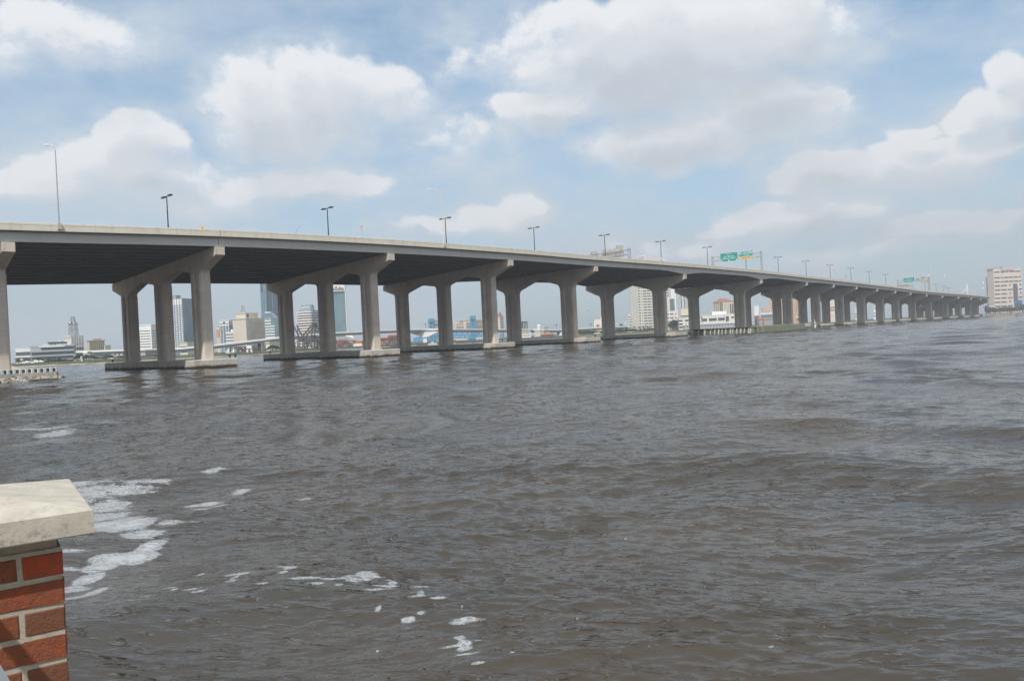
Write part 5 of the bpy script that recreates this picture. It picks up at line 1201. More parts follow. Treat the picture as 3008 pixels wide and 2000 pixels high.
for i, (k, x, y, y2) in enumerate((('F', 1972, 318, 392), ('E', 1305, 800, 915), ('G', 278, 1040, 1110))):
    p0, p1 = W(*z(k, x, y2), 800), W(*z(k, x, y), 800)
    t = thing('viaduct_lamp', ['single lamp post on the pale road bridge right of the storage tank', 'single lamp post on the pale road bridge left of the blue lift towers', 'single lamp post on the pale road bridge left of the red emblem block'][i], 'street lamp', p0)
    MB().tube([p0, p1], .35, 6).build('pole', M['galv'], t); MB().box(p1, (1.6, .6, .9)).build('lamp_head', M['lamp_dark'], t)
# ------------------------------------------------------------------ rail bridge: trusses and bascule
rb = thing('rail_bridge', 'low dark steel railway truss bridge with a raised bascule frame behind the second pier', 'railway bridge', W(*z('D', 400, 1390), 500))
def truss_run(pts, hgt, n, w_, depth_, nm='truss'):
    m_ = MB(); 
    for off in (0, depth_):
        for k in range(n):
            t0, t1 = k / n, (k + 1) / n; a_, b_ = pts[0].lerp(pts[1], t0), pts[0].lerp(pts[1], t1); o = Vector((0, off, 0)); h_ = Vector((0, 0, hgt))
            m_.bar(a_ + o, b_ + o, w_ * 1.3)
            if 0 < k < n - 1 or True: m_.bar(a_ + h_ + o, b_ + h_ + o, w_ * 1.1)
            m_.bar(a_ + o, a_ + h_ + o, w_ * .8)
            m_.bar(a_ + o + (Vector((0, 0, 0)) if k % 2 else h_), b_ + o + (h_ if k % 2 else Vector((0, 0, 0))), w_)
    m_.build(nm, M['truss'], rb)
def tr(k, x0, y0, x1, y1, ytop, Y, n, w_=.5):
    a_, b_ = W(*z(k, x0, y0), Y), W(*z(k, x1, y1), Y); h_ = W(*z(k, x0, ytop), Y).z - a_.z; truss_run((a_, b_), h_, n, w_, 7)
tr('C', 590, 1405, 900, 1395, 1300, 470, 5, .55); tr('D', 935, 1315, 1300, 1305, 1195, 520, 4, .55); tr('E', 190, 1370, 660, 1345, 1185, 540, 4, .6); tr('C', 905, 1400, 1030, 1400, 1320, 470, 2, .45)
MBd = MB()
for k, x0, y0, x1, y1, Y in (('B', 160, 1480, 470, 1470, 470), ('C', 190, 1450, 1140, 1435, 470), ('D', 150, 1400, 620, 1385, 495), ('D', 950, 1340, 1490, 1318, 520), ('E', 190, 1372, 660, 1350, 540), ('E', 1020, 1325, 1660, 1300, 560), ('F', 220, 625, 710, 605, 580), ('F', 1320, 572, 2060, 535, 620)):
    a_, b_ = W(*z(k, x0, y0), Y), W(*z(k, x1, y1), Y); MBd.bar(a_ + Vector((0, 2, 0)), b_ + Vector((0, 2, 0)), 7, 1.2)
MBd.build('deck', M['truss'], rb)
m_ = MB(); Yb = 495
segs_ = [((140, 880), (270, 1150), 2.0), ((515, 865), (265, 1160), 2.2), ((515, 865), (490, 1085), 1.6), ((515, 865), (620, 1050), 1.6), ((490, 1085), (255, 1390), 1.8), ((490, 1085), (620, 1260), 1.8), ((265, 1160), (340, 1230), 1.3),
         ((340, 1230), (480, 1100), 1.3), ((340, 1230), (610, 1360), 1.4), ((265, 1160), (250, 1390), 1.2), ((160, 1070), (270, 1150), 1.2), ((170, 1240), (270, 1150), 1.0), ((170, 1270), (260, 1390), 1.2), ((350, 1240), (350, 1390), 1.5), ((490, 1090), (500, 1390), 1.5),
         ((600, 1100), (500, 1220), 1.1), ((160, 1140), (400, 1165), .9), ((270, 1340), (620, 1360), 1.4), ((150, 880), (165, 1390), 1.2), ((380, 1250), (250, 1360), 1.0)]
for off in (0, 8):
    for (xa, ya), (xb, yb), w_ in segs_: m_.bar(W(*z('D', xa, ya), Yb) + Vector((0, off, 0)), W(*z('D', xb, yb), Yb) + Vector((0, off, 0)), w_ * .40)
for xa, ya in ((515, 865), (265, 1155), (490, 1085), (340, 1230), (620, 1250)): c = W(*z('D', xa, ya), Yb); m_.bar(c, c + Vector((0, 8, 0)), .9)
m_.build('bascule_frame', M['truss'], rb)
m_ = MB()
for k, x, Y in (('C', 330, 472), ('C', 875, 472), ('E', 525, 540), ('E', 610, 540), ('F', 260, 580), ('D', 1000, 520), ('C', 600, 472)):
    c = W(*z(k, x, 1400 if k != 'F' else 620), Y); m_.tube([(c.x, Y + 2, -2), (c.x, Y + 2, c.z)], 1.0, 8)
m_.build('trestle', M['truss'], rb)
# ------------------------------------------------------------------ blue lift bridge
lb = thing('blue_lift_bridge', 'bright blue steel lift bridge with two towers far behind the third pier', 'bridge', W(*z('F', 515, 560), 880))
def tower(k, xa, xb, yt, yb_, Y):
    a_, b_ = W(*z(k, xa, yt), Y), W(*z(k, xb, yt), Y); zt = a_.z; w_ = (b_.x - a_.x)
    m_ = MB(); 
    for dy in (0, 8):
        for x_ in (a_.x + w_ * .14, b_.x - w_ * .14): m_.box((x_, Y + dy, zt / 2), (w_ * .28, 1.5, zt))
        nseg = 7
        for i in range(nseg):
            z0, z1 = zt * i / nseg, zt * (i + 1) / nseg; m_.bar((a_.x + w_ * .2, Y + dy, z0), (b_.x - w_ * .2, Y + dy, z1), 1.0); m_.bar((b_.x - w_ * .2, Y + dy, z0), (a_.x + w_ * .2, Y + dy, z1), 1.0); m_.box(((a_.x + b_.x) / 2, Y + dy, z1), (w_ * .9, 1.2, 1.2))
    m_.box(((a_.x + b_.x) / 2, Y + 4, zt - 1.5), (w_ * 1.06, 11, 4)); m_.box(((a_.x + b_.x) / 2 + w_ * .05, Y + 4, zt * .72), (w_ * .5, 7, zt * .5)); m_.build('lift_tower', M['bluepaint'], lb)
tower('E', 1385, 1508, 672, 900, 860); tower('F', 475, 565, 172, 370, 880)
def btr(k, x0, x1, yt0, yt1, yb0, yb1, Y, n):
    m_ = MB(); A0, A1, B0, B1 = W(*z(k, x0, yt0), Y), W(*z(k, x1, yt1), Y), W(*z(k, x0, yb0), Y), W(*z(k, x1, yb1), Y)
    for off in (0, 12):
        o = Vector((0, off, 0))
        for i in range(n):
            t0, t1 = i / n, (i + 1) / n; f = lambda P_, Q_, t: P_.lerp(Q_, t) + o
            m_.bar(f(A0, A1, t0), f(A0, A1, t1), 1.0); m_.bar(f(B0, B1, t0), f(B0, B1, t1), 1.3); m_.bar(f(A0, A1, t0), f(B0, B1, t0), .7)
            m_.bar(f(A0, A1, t0 if i % 2 else t1), f(B0, B1, t1 if i % 2 else t0), .8)
    m_.bar(B0 + Vector((0, 6, -.3)), B1 + Vector((0, 6, -.3)), 11, .6)
    m_.build('span_truss', M['bluepaint'], lb)
btr('E', 1000, 1390, 1165, 1080, 1260, 1205, 860, 7); btr('E', 1400, 1700, 1085, 1065, 1205, 1185, 860, 5); btr('F', 190, 720, 445, 430, 545, 548, 880, 11); btr('F', 985, 1060, 435, 440, 540, 540, 890, 2)
for k, x, Y in (('E', 1445, 862), ('F', 505, 882)): c = W(*z(k, x, 600 if k == 'F' else 1290), Y); MB().box((c.x, Y + 5, 2), (5, 8, 9)).build('pier', M['bluepaint'], lb)
b = bld('waterfront_lowrise', 'low white waterfront sheds under the blue lift bridge', 'building', zx('F', 585), zx('F', 590), zx('F', 720), zy('F', 555), 600, M['white'], a=4, dep=8)
slab_on(b, 'R', .05, .95, .3, .6, M['glass_dark'], 'window_band')
# ------------------------------------------------------------------ channel fenders in front of the fifth to seventh piers
fa, fb, fc = G(2028, 985.5), G(2214, 978.5), G(2402, 962.5)
fen = thing('timber_fender', 'dark timber fender with pale leaning boards between the fifth and sixth piers', 'bridge fender', fa)
dv = (fb - fa); Lf = dv.length; dv.normalize(); nv = Vector((dv.y, -dv.x, 0))
if nv.y > 0: nv = -nv
ax = (dv, nv, Vector((0, 0, 1)))
m = MB(); mid = (fa + fb) / 2
m.box(mid + Vector((0, 0, 2.25)) - nv * .8, (Lf, 1.8, .28), ax=ax); m.build('walkway', M['timber'], fen)
for zz in (.55, 1.25): MB().box(mid + Vector((0, 0, zz)), (Lf, .25, .3), ax=ax).build('wale', M['greenwood'], fen)
MB().box(mid + Vector((0, 0, 1.1)) - nv * 1.6, (Lf, .12, 2.2), ax=ax).build('back_planking', M['timber'], fen)
xs = [605, 745, 890, 1030, 1128, 1218, 1300, 1382, 1488, 1545, 1632, 1718, 1802, 1893, 1935]
for i, x in enumerate(xs):
    px = zx('H', x); t = (px - 2028) / (2214 - 2028); c = fa.lerp(fb, min(.995, max(.01, t * (1.0 + .02 * (1 - t)))))
    m = MB(); w_ = .42 + .12 * (i % 3)
    m.bar(c + nv * .35 + Vector((0, 0, -.6)) - dv * .12, c + nv * .15 + Vector((0, 0, 1.95)) + dv * .12, w_ * 1.1, w_ * .7)
    m.build('leaning_board', M['palewood'], fen)
    MB().tube([c - nv * .5 + Vector((0, 0, -2)), c - nv * .5 + Vector((0, 0, 2.2))], .2, 6).build('pile', M['timber'], fen)
f2 = thing('green_fender', 'pale green plank fender with a white notice board right of the sixth pier', 'bridge fender', fb)
dv = (fc - fb); Lf = dv.length; dv.normalize(); nv = Vector((dv.y, -dv.x, 0)); nv = -nv if nv.y > 0 else nv; ax = (dv, nv, Vector((0, 0, 1)))
nb_ = 15
for i in range(nb_):
    t = (i + .5) / nb_; c = fb.lerp(fc, t)
    MB().box(c - nv * .2 + Vector((0, 0, .9)), (.45, .45, 3.6), ax=ax).build('pile', M['greenwood'], f2)
for j, zz in enumerate((.45, 1.0, 1.55, 2.1)):
    MB().box((fb + fc) / 2 + Vector((0, 0, zz)) + nv * .12, (Lf, .16, .34), ax=ax).build('wale', M['greenwood'], f2)
MB().box((fb + fc) / 2 + Vector((0, 0, 1.2)) - nv * .5, (Lf, .1, 2.3), ax=ax).build('back_planking', M['greenwood'], f2)
MB().box((fb + fc) / 2 + Vector((0, 0, 2.5)) - nv * .5, (Lf, 1.0, .16), ax=ax).build('walkway', M['greenwood'], f2)
def on_f(px): return fb.lerp(fc, (px - 2214) / (2402 - 2214) * .9 + .05 * 0)
def fpt(px):
    r = ray(px, 975); tb = r.x / r.y; t = (tb * fb.y - fb.x) / ((fc.x - fb.x) - tb * (fc.y - fb.y)); return fb.lerp(fc, t)
c = (fpt(zx('M', 1395)) + fpt(zx('M', 1560))) / 2; wB = (fpt(zx('M', 1395)) - fpt(zx('M', 1560))).length
nbd = MB().box(c + nv * .35 + Vector((0, 0, 1.75)), (wB, .08, 1.5), ax=ax).build('notice_board', M['signwhite'], f2)
for j in range(2): MB().box(c + nv * .42 + dv * (wB * (.2 - .42 * j)) + Vector((0, 0, 1.75)), (wB * .26, .03, .3), ax=ax).build('lettering', M['grey'], nbd)
for xa, xb in ((2243, 2251), (2258, 2266)):
    pass
for px in (zx('H', 2065), zx('H', 2190)):
    c = fpt(px); MB().box(c + nv * .3 + Vector((0, 0, 2.2)), (2.4, .25, .35), ax=ax).build('reflector_beam', M['yellow'], f2)
    for zz in (.6, 1.3): MB().box(c + nv * .34 + Vector((0, 0, zz)), (2.2, .12, .34), ax=ax).build('reflector_plank', M['palewood'], f2)
c = fpt(zx('M', 1662)); 
mk = thing('channel_marker', 'white T-shaped channel marker post at the right end of the green fender', 'marker', c + nv * 1.2)
MB().box(c + nv * 1.2 + Vector((0, 0, .9)), (.75, .6, 3.2), ax=ax).build('post', M['white'], mk); MB().box(c + nv * 1.2 + Vector((0, 0, 2.75)), (1.7, .7, .6), ax=ax).build('crosshead', M['white'], mk)
c = fpt(zx('M', 1722)); ml = thing('navigation_light', 'small light on a short post behind the white channel marker', 'light', c)
MB().tube([c, c + Vector((0, 0, 3.7))], .08, 6).build('post', M['galv'], ml); MB().box(c + Vector((0, 0, 3.9)), (.4, .4, .45)).build('lamp_head', M['white'], ml)
# dock lights / cleats standing on the footings
k_ = 0
for (q_, us) in ((1, (-45.0, -1.4, .2 - 1)), (2, (-44.8,)), (3, (-1.2,)), (4, (-1.0, -34.5))):
    s = CUM[q_ + OFF]; p, d, n = path(s)
    for j, u in enumerate(us):
        c = p + n * u + d * (-2.6 if u < -10 else 2.6 + j * .8) + Vector((0, 0, 1.75))
        t = thing('footing_light', '%s small dark navigation light on the concrete footing of the %s river pier' % (('far' if u < -10 else ('near' if j < 2 else 'outermost')), ORD[q_ - 1]), 'light', c, 'small dark lights on the footings')
        MB().tube([c, c + Vector((0, 0, .35))], .1, 6).build('post', M['black'], t); MB().tube([c + Vector((0, 0, .35)), c + Vector((0, 0, .6)), c + Vector((0, 0, .75))], [.26, .26, .1], 8).build('lamp_head', M['black'], t)
# ------------------------------------------------------------------ trees
def crown_mesh(seed, n=1000, leaf=.66, m='leaf', flat=.8):
    g = np.random.default_rng(seed); V = []; Fc = []
    nc = 26; cl = []
    for i in range(nc):
        a = g.uniform(0, 6.28); r = math.sqrt(g.uniform(0, 1)) * .78; hh = g.uniform(-.55, .75) * (1 - .35 * r)
        cl.append((r * math.cos(a), r * math.sin(a), hh, g.uniform(.2, .36)))
    for i in range(n):
        c = cl[g.integers(nc)]; v = g.normal(size=3); v /= np.linalg.norm(v); rad = c[3] * g.uniform(.55, 1.08)
        p = np.array([c[0] + v[0] * rad, c[1] + v[1] * rad, (c[2] + v[2] * rad * .8) * flat])
        u = g.normal(size=3); u /= np.linalg.norm(u); w_ = np.cross(u, v + g.normal(size=3) * .5); w_ /= np.linalg.norm(w_) + 1e-6; s_ = leaf * .12 * g.uniform(.6, 1.3)
        o = len(V); V += [tuple(p + u * s_ + w_ * s_ * .6), tuple(p - u * s_ + w_ * s_ * .6), tuple(p - u * s_ - w_ * s_ * .6), tuple(p + u * s_ - w_ * s_ * .6)]; Fc.append((o, o + 1, o + 2, o + 3))
    me = bpy.data.meshes.new('crown'); me.from_pydata(V, [], Fc); me.materials.append(M[m]); return me
def trunk_mesh(seed):
    r = random.Random(seed); m = MB().tube([(0, 0, 0), (.02, .01, .3), (.0, .03, .62)], [.055, .04, .028], 7)
    for i in range(5):
        a = i * 1.3 + r.random(); m.tube([(0, .01, .32 + .05 * i), (.22 * math.cos(a), .22 * math.sin(a), .55 + .05 * i), (.4 * math.cos(a), .4 * math.sin(a), .72 + .04 * i)], [.025, .015, .006], 5)
    return m.mesh('trunk', M['bark'])
CROWN = {k: [crown_mesh(10 + i, m=k) for i in range(3)] for k in ('leaf', 'leaf_dark', 'leaf_olive')}
TR = [trunk_mesh(i) for i in range(2)]
rt = random.Random(9)
def tree(pos, h, w_, kind, label, group, low=False):
    t = thing('tree', label, 'tree', pos, group)
    c = bpy.data.objects.new('crown', rt.choice(CROWN[kind])); COL.objects.link(c); c.parent = t
    c.scale = (w_ / 2, w_ / 2, h * .42 if not low else h * .55); c.location = (0, 0, h * (.62 if not low else .48)); c.rotation_euler.z = rt.uniform(0, 6)
    k = bpy.data.objects.new('trunk', rt.choice(TR)); COL.objects.link(k); k.parent = t; k.scale = (h * .9, h * .9, h); return t
def palm(pos, h, label, group):
    t = thing('palm_tree', label, 'palm', pos, group)
    MB().tube([pos, pos + Vector((.1, 0, h * .5)), pos + Vector((0, .05, h))], [.28, .2, .17], 7).build('trunk', M['bark'], t)
    m = MB(); top = pos + Vector((0, 0, h))
    for i in range(20):
        a = i * 2.4; e = rt.uniform(-.5, .9); L_ = rt.uniform(1.8, 2.5); o = Vector((math.cos(a), math.sin(a), 0)); pr = Vector((-o.y, o.x, 0)); last = top
        for s_ in range(1, 6):
            tt = s_ / 5; q = top + o * L_ * tt * math.cos(e * .6) + Vector((0, 0, L_ * (e * tt - 1.0 * tt * tt))); wd = .32 * (1 - tt * .8)
            m.add([last - pr * wd + Vector((0, 0, -.1)), last, q, q - pr * wd * .7 + Vector((0, 0, -.12))], [(0, 1, 2, 3)]); m.add([last + pr * wd + Vector((0, 0, -.1)), last, q, q + pr * wd * .7 + Vector((0, 0, -.12))], [(0, 1, 2, 3)]); last = q
    m.build('crown', M['leaf_dark'], t, fix=False); return t
def treerow(k, spec, Yf, kind, desc, group, low=False):
    for i, (x, ytop, ybot, wpx) in enumerate(spec):
        px = zx(k, x); Y = Yf(px) + rt.uniform(-4, 8); r = ray(px, zy(k, ytop)); zt = H + r.z * Y / r.y + .5
        pos = Vector((r.x / r.y * Y, Y, LZ - .1)); h = max(1.6, (zt - LZ) * 1.15); wd = wpx / Z[k][2] / F * Y * 1.25
        tree(pos, h, max(wd, 2), kind if not callable(kind) else kind(i), desc % ORD[i], group, low)
on = lambda off: (lambda px: shore(px) + off)
treerow('A', [(95, 1045, 1150, 110), (150, 1035, 1150, 130), (215, 1040, 1150, 130), (270, 1058, 1150, 90)], on(12), 'leaf_olive', '%s olive-green tree from the left behind the leftmost pier', 'olive trees behind the leftmost pier', True)
treerow('A', [(345, 1085, 1150, 70), (480, 1070, 1150, 70), (560, 1070, 1150, 60), (655, 1088, 1160, 110), (700, 1062, 1160, 90), (775, 1058, 1150, 100), (840, 1050, 1150, 90), (905, 1052, 1150, 90), (965, 1065, 1140, 100), (1030, 1058, 1140, 110), (1085, 1070, 1130, 90), (1170, 1065, 1130, 70)], on(16), lambda i: ('leaf_olive', 'leaf')[i % 2], '%s shrubby tree from the left along the grass below the terraced office', 'shrubby trees below the terraced office', True)
treerow('A', [(1280, 1000, 1120, 110), (1330, 965, 1120, 120), (1450, 1000, 1120, 130), (1500, 985, 1120, 140), (1560, 1000, 1120, 140), (1620, 1025, 1110, 110), (1665, 1050, 1110, 90), (1720, 1045, 1110, 100), (1800, 1040, 1110, 110), (1870, 1010, 1110, 120), (1930, 985, 1110, 120), (1990, 1010, 1110, 110), (2050, 1020, 1110, 110), (2130, 1010, 1110, 120), (2190, 1000, 1110, 100), (2250, 1020, 1110, 100)], on(26), lambda i: ('leaf', 'leaf_dark')[i % 2], '%s tree from the left in the dark belt before the low white hall', 'dark trees before the low white hall')
for i, (x, yt) in enumerate(((500, 1040), (415, 1045), (570, 1050), (690, 1040), (890, 1035), (1452, 945), (1525, 875), (1850, 1060), (1460, 1065))):
    px = zx('A', x); Y = shore(px) + (18 if i not in (6,) else 60); r = ray(px, zy('A', yt)); palm(Vector((r.x / r.y * Y, Y, LZ - .1)), max(3, H + r.z * Y / r.y - LZ - 1), ORD[i] + ' palm tree from the left in front of the left bank buildings' if i < 9 else '', 'palms on the left bank')
treerow('C', [(930, 1300, 1420, 90), (990, 1320, 1420, 80), (1215, 1340, 1420, 90), (1265, 1300, 1410, 110), (1310, 1275, 1410, 120), (1370, 1285, 1410, 120), (1430, 1310, 1410, 110), (1170, 1370, 1420, 70)], on(60), lambda i: ('leaf_dark', 'leaf')[i % 2], '%s tree from the left behind the rail truss, left of the second pier', 'trees left of the second pier')
treerow('D', [(530, 1110, 1390, 70), (575, 1090, 1390, 80), (600, 1120, 1390, 70)], on(120), 'leaf_dark', '%s tree seen through the raised bascule frame', 'trees behind the bascule frame')
treerow('F', [(2005, 455, 530, 50), (2350, 480, 540, 60), (2400, 470, 540, 60)], on(60), 'leaf_dark', '%s tree beside the fourth pier near column', 'trees beside the fourth pier')
spec = [(10, 1160, 1310, 80), (60, 1195, 1310, 90), (110, 1205, 1310, 100), (160, 1190, 1310, 100), (215, 1185, 1310, 110), (265, 1195, 1310, 110), (320, 1190, 1310, 110), (370, 1205, 1310, 110), (425, 1195, 1310, 110), (480, 1205, 1310, 110), (530, 1195, 1310, 110)]
treerow('G', spec, on(25), lambda i: ('leaf', 'leaf_dark')[i % 2], '%s tree from the left in the green belt between fourth and fifth piers', 'green belt left of the fifth pier', True)
spec = [(860, 1170, 1290, 90), (905, 1155, 1290, 100), (960, 1145, 1280, 110), (1015, 1160, 1280, 110), (1070, 1165, 1280, 110), (1125, 1150, 1280, 110), (1180, 1165, 1280, 100), (1240, 1150, 1270, 110), (1300, 1155, 1270, 110), (1350, 1180, 1270, 90), (1410, 1175, 1270, 90), (1470, 1180, 1260, 90), (1540, 1180, 1260, 100), (1600, 1150, 1260, 100), (1660, 1170, 1260, 100), (1715, 1150, 1260, 100)]
treerow('G', spec, on(25), lambda i: ('leaf', 'leaf_dark', 'leaf')[i % 3], '%s tree from the left in the belt below the white apartment tower', 'green belt below the white apartment tower', True)
spec = [(2085, 1030, 1230, 90), (2120, 1010, 1230, 110), (2165, 970, 1230, 120), (2215, 945, 1225, 120), (2260, 960, 1220, 120), (2300, 990, 1220, 100)]
treerow('G', spec, on(20), lambda i: ('leaf', 'leaf_dark')[i % 2], '%s tall tree from the left beside the white office complex', 'tall trees beside the white office complex')
for i, (x, yt) in enumerate(((965, 1105), (1095, 1095), (1178, 1115), (1282, 1080), (1395, 1080), (1430, 1125), (1490, 1065), (1505, 1105), (1580, 1070), (1630, 1095), (1680, 1100), (1545, 1120))):
    px = zx('G', x); Y = shore(px) + 30; r = ray(px, zy('G', yt)); palm(Vector((r.x / r.y * Y, Y, LZ - .1)), H + r.z * Y / r.y - LZ - .8, ORD[i] + ' palm tree from the left before the white apartment tower', 'palms before the white apartment tower')
treerow('N', [(560, 800, 1000, 40), (1170, 950, 1010, 70), (1690, 900, 990, 70), (1720, 890, 990, 60), (560, 900, 1000, 40), (1180, 800, 900, 60)], on(20), 'leaf_dark', '%s dark tree glimpsed between the right-hand piers', 'dark trees between right-hand piers')
spec = [(320, 1190, 1420, 90), (365, 1240, 1420, 110), (425, 1235, 1420, 120), (490, 1240, 1420, 120), (550, 1260, 1410, 120), (610, 1265, 1410, 120), (665, 1240, 1410, 110), (720, 1235, 1410, 110), (790, 1235, 1400, 130), (850, 1215, 1400, 140), (915, 1225, 1400, 140), (980, 1250, 1400, 120), (1045, 1235, 1390, 130), (1110, 1215, 1390, 140), (1175, 1185, 1390, 150), (1240, 1160, 1390, 150), (1310, 1155, 1390, 150), (1380, 1150, 1390, 150)]
treerow('L', spec, on(10), lambda i: ('leaf', 'leaf_olive', 'leaf', 'leaf_dark')[i % 4], '%s broad tree from the left along the bank below the pink clinic tower', 'bank trees below the clinic tower', True)
# ------------------------------------------------------------------ cars, signs and boats on the far banks
def car(k, x, y, Y, m, label, yaw=0, L_=4.4, van=False):
    c = W(*z(k, x, y), Y); c.z = LZ; t = thing('parked_car', label, 'car', c); d_ = Vector((math.cos(yaw), math.sin(yaw), 0)); n_ = Vector((d_.y, -d_.x, 0))
    hh = 1.7 if van else 1.42; prof = [(-.5, .3), (-.5, .85), (-.46, .95), (-.38, 1.0), (-.26, hh), (.12 if not van else .25, hh), (.28 if not van else .36, .98), (.47, .85), (.5, .7), (.5, .3)]
    MB().prism([c + d_ * a * L_ + Vector((0, 0, b_)) for a, b_ in prof], n_ * -.85, n_ * .85).build('body', m, t)
    MB().prism([c + d_ * a * L_ + Vector((0, 0, b_)) for a, b_ in ((-.34, 1.02), (-.25, hh - .1), (.1, hh - .1), (.22, 1.02))], n_ * .86, n_ * .88).build('side_window', M['glass_dark'], t)
    for a in (-.32, .32):
        for s_ in (-.82, .82): o = c + d_ * a * L_ + n_ * s_ + Vector((0, 0, .33)); MB().prism([o + d_ * .33 * math.cos(R_(45 * i)) + Vector((0, 0, .33 * math.sin(R_(45 * i)))) for i in range(8)], n_ * -.1, n_ * .1).build('wheel', M['black'], t)
car('A', 230, 1165, 392, M['white'], 'white parked car behind the left balustrade, nearest the leftmost pier'); car('A', 395, 1145, 394, M['white'], 'white van parked behind the left balustrade', van=True, L_=5.5)
car('A', 515, 1140, 396, M['white'], 'white parked car right of the white van on the left bank'); car('A', 1990, 1105, 420, M['white'], 'pale parked car near the right end of the left bank', van=True, L_=5.2)
car('A', 2060, 1103, 422, M['alu'], 'grey parked car at the right end of the left bank')
car('G', 430, 1290, 700, M['white'], 'white car on the far bank left of the fifth pier', van=True, L_=6)
car('L', 405, 1410, 1060, M['white'], 'white vehicle under the trees left of the clinic', van=True, L_=6); car('L', 650, 1400, 1062, M['white'], 'white car under the trees below the clinic'); car('L', 940, 1385, 1066, M['alu'], 'pale car under the trees right of the others')
c = W(*z('A', 1372, 1110), 400); c.z = LZ; t = thing('pylon_sign', 'tall white pylon sign with a green edge on the left bank', 'sign', c); zt_ = W(*z('A', 1372, 1002), 400).z
MB().box((c.x, 400, (zt_ + LZ) / 2), (1.1, .5, zt_ - LZ)).build('panel', M['white'], t); MB().box((c.x + .9, 400, (zt_ + LZ) / 2 - .6), (.6, .4, (zt_ - LZ) * .75)).build('side_panel', M['signgreen'], t); MB().box((c.x + .1, 399.7, (zt_ + LZ) / 2), (.2, .1, (zt_ - LZ) * .6)).build('emblem', M['signgreen'], t)
for i, x in enumerate((1840, 1880)):
    c = W(*z('A', x, 1100), 410); c.z = LZ; t = thing('small_sign', ('left' if i == 0 else 'right') + ' small teal sign on the left bank before the trees', 'sign', c, 'small teal signs')
    MB().box((c.x, 410, LZ + 2.2), (1.5 - i * .5, .1, 1.6)).build('panel', M['signgreen'], t); MB().tube([(c.x, 410.1, LZ), (c.x, 410.1, LZ + 2)], .07, 6).build('post', M['galv'], t)
c = W(*z('A', 165, 1065), 400); t = thing('park_lamp', 'lamp post among the olive trees behind the leftmost pier', 'street lamp', (c.x, 400, LZ)); MB().tube([(c.x, 400, LZ), (c.x, 400, c.z)], .12, 6).build('pole', M['lamp_dark'], t); MB().box((c.x, 400, c.z), (1.2, .9, .6)).build('lamp_head', M['signwhite'], t)
# white work boat / piling by the rail bridge
c = W(*z('C', 875, 1460), 452); t = thing('dolphin_piling', 'white forked piling cap in front of the beige slab building', 'piling', (c.x, 452, 0))
m = MB(); m.bar((c.x - 1.6, 452, -1), (c.x - .8, 452, 4.5), .9); m.bar((c.x + 1.6, 452, -1), (c.x + .8, 452, 4.5), .9); m.build('leg', M['white'], t); MB().box((c.x, 452, 4.6), (3, 1.6, 1.8)).build('cap', M['white'], t)
def boat(k, x, y, Y, label, L_=7):
    c = W(*z(k, x, y), Y); c.z = 0; t = thing('motor_boat', label, 'boat', c)
    sec = lambda a, w_, b_: [c + Vector((a, -w_, 1.1 + b_)), c + Vector((a, w_, 1.1 + b_)), c + Vector((a, w_ * .7, -.3)), c + Vector((a, -w_ * .7, -.3))]
    MB().loft([sec(-L_ / 2, 1.1, 0), sec(0, 1.25, .05), sec(L_ * .3, .9, .25), sec(L_ / 2, .08, .45)]).build('hull', M['white'], t)
    MB().prism([c + Vector((-1.2, -.8, 1.1)), c + Vector((1.2, -.8, 1.1)), c + Vector((.7, -.7, 2.2)), c + Vector((-1.0, -.7, 2.2))], (0, 0, 0), (0, 1.5, 0)).build('cabin', M['alu'], t)
boat('C', 475, 1467, 445, 'small white boat low on the water left of the white forked piling'); boat('E', 1490, 1335, 540, 'small white boat by the blue lift tower pier', 6)
# construction clutter beside the sixth pier
b = bld('red_scaffold_building', 'dark scaffolded building with a red top beside the sixth pier', 'building', Hx(2015), Hx(2020), Hx(2125), zy('H', 700), 740, M['redroof'], a=4, dep=10)
slab_on(b, 'R', 0, 1, 0, .72, M['darkwall'], 'scaffold_screen'); t = thing('scaffold', 'open grey steel frame structure right of the sixth pier', 'scaffold', (b.C.x + 20, 735, LZ)); m = MB()
x0 = W(*z('H', 2095, 930), 735).x; x1 = W(*z('H', 2560, 900), 735).x; zt_ = W(*z('H', 2200, 765), 735).z
for i in range(14): xx = x0 + (x1 - x0) * i / 13; m.box((xx, 735, (zt_ + LZ) / 2), (.45, .45, zt_ - LZ))
for zz in np.linspace(LZ + 1, zt_, 5): m.box(((x0 + x1) / 2, 735, float(zz)), (x1 - x0, .35, .35))
m.build('frame', M['grey'], t); MB().box(((x0 + x1) / 2, 735, zt_ + .6), (x1 - x0, 2.5, .7)).build('top_beam', M['yellow'], t); MB().box(((x0 + x1) / 2, 742, (zt_ + LZ) / 2), (x1 - x0, .3, (zt_ - LZ) * .9)).build('screen', M['bluegrey'], t)
xr_ = W(*z('H', 2218, 800), 733).x; MB().box((xr_, 733, (zt_ + LZ) / 2), (.8, .6, zt_ - LZ)).build('hoist', M['red'], t)
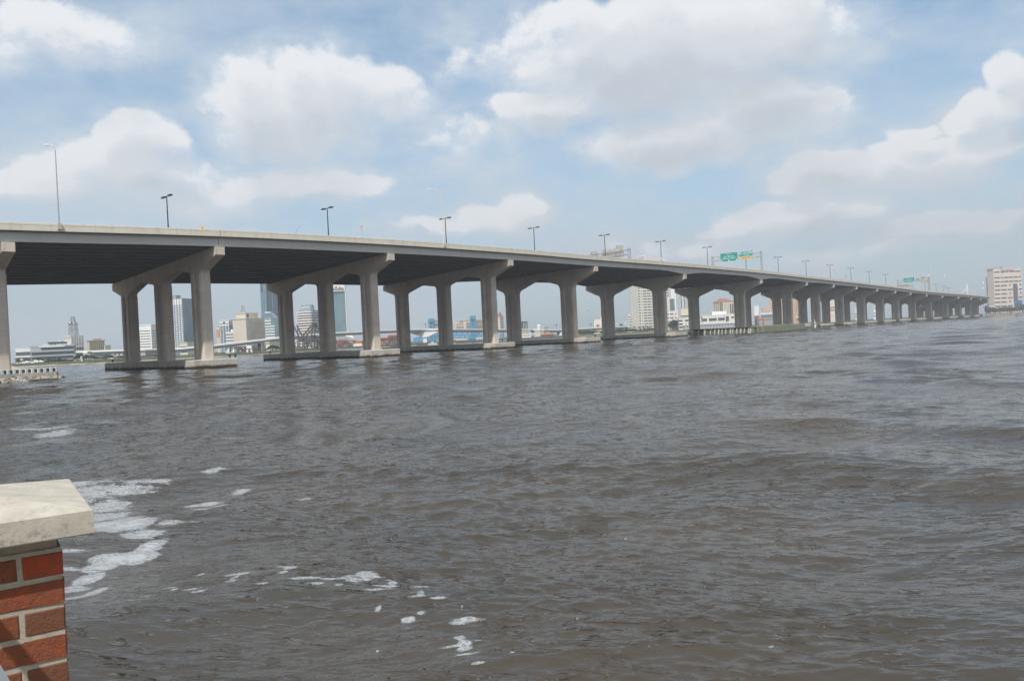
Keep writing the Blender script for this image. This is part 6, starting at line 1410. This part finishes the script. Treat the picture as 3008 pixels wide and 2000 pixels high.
# gulls
def gull(k, x, y, Y, label, sp_=1.3, tilt=.2):
    c = W(*z(k, x, y), Y); t = thing('gull', label, 'bird', c)
    bd = MB().loft([[c + Vector((a, math.cos(R_(60 * i)) * w_, math.sin(R_(60 * i)) * w_)) for i in range(6)] for a, w_ in ((-.35, .02), (-.15, .09), (.05, .11), (.22, .06), (.32, .01))]).build('body', M['white'], t)
    for s_ in (-1, 1):
        MB().loft([[c + Vector((ch * .5 + sw, s_ * yy, zz)), c + Vector((sw, s_ * yy, zz + .02)), c + Vector((-ch * .5 + sw, s_ * yy, zz))] for yy, ch, sw, zz in ((.05, .26, 0, .03), (sp_ * .28, .24, .06, .22 + tilt), (sp_ * .55, .05, -.12, .12 + tilt))]).build('wing', M['white'], t)
gull('G', 205, 728, 190, 'white gull flying under the bridge between the fourth and fifth piers'); gull('L', 265, 628, 260, 'upper white gull left of the pink clinic tower'); gull('L', 258, 768, 270, 'lower white gull left of the pink clinic tower')
gull('K', 2225, 598, 300, 'white gull right of the radio mast')
# ------------------------------------------------------------------ air
HZ = MB().box((600, 850, 100), (3600, 2100, 206)).mesh('haze', [])
HAZE = .0004
hm = bpy.data.materials.new('haze_air'); hm.use_nodes = True; nt = hm.node_tree; nt.nodes.remove(nt.nodes['Principled BSDF'])
pv = N(nt, 'ShaderNodeVolumePrincipled'); pv.inputs['Density'].default_value = HAZE; pv.inputs['Color'].default_value = (.86, .92, 1.0, 1); pv.inputs['Anisotropy'].default_value = .3
nt.links.new(pv.outputs[0], nt.nodes['Material Output'].inputs['Volume'])
HZ.materials.append(hm); ho = link('haze', HZ); ho['kind'] = 'stuff'
# ------------------------------------------------------------------ render settings
S.view_settings.view_transform = 'Standard'; S.view_settings.look = 'None'; S.view_settings.exposure = .2; S.view_settings.gamma = 1
S.render.engine = 'CYCLES'; S.cycles.use_denoising = True; S.cycles.denoising_prefilter = "NONE"
S.cycles.max_bounces = 6; S.cycles.sample_clamp_direct = 2.0; S.cycles.sample_clamp_indirect = 3.0; S.cycles.volume_bounces = 0; S.cycles.caustics_reflective = False; S.cycles.caustics_refractive = False
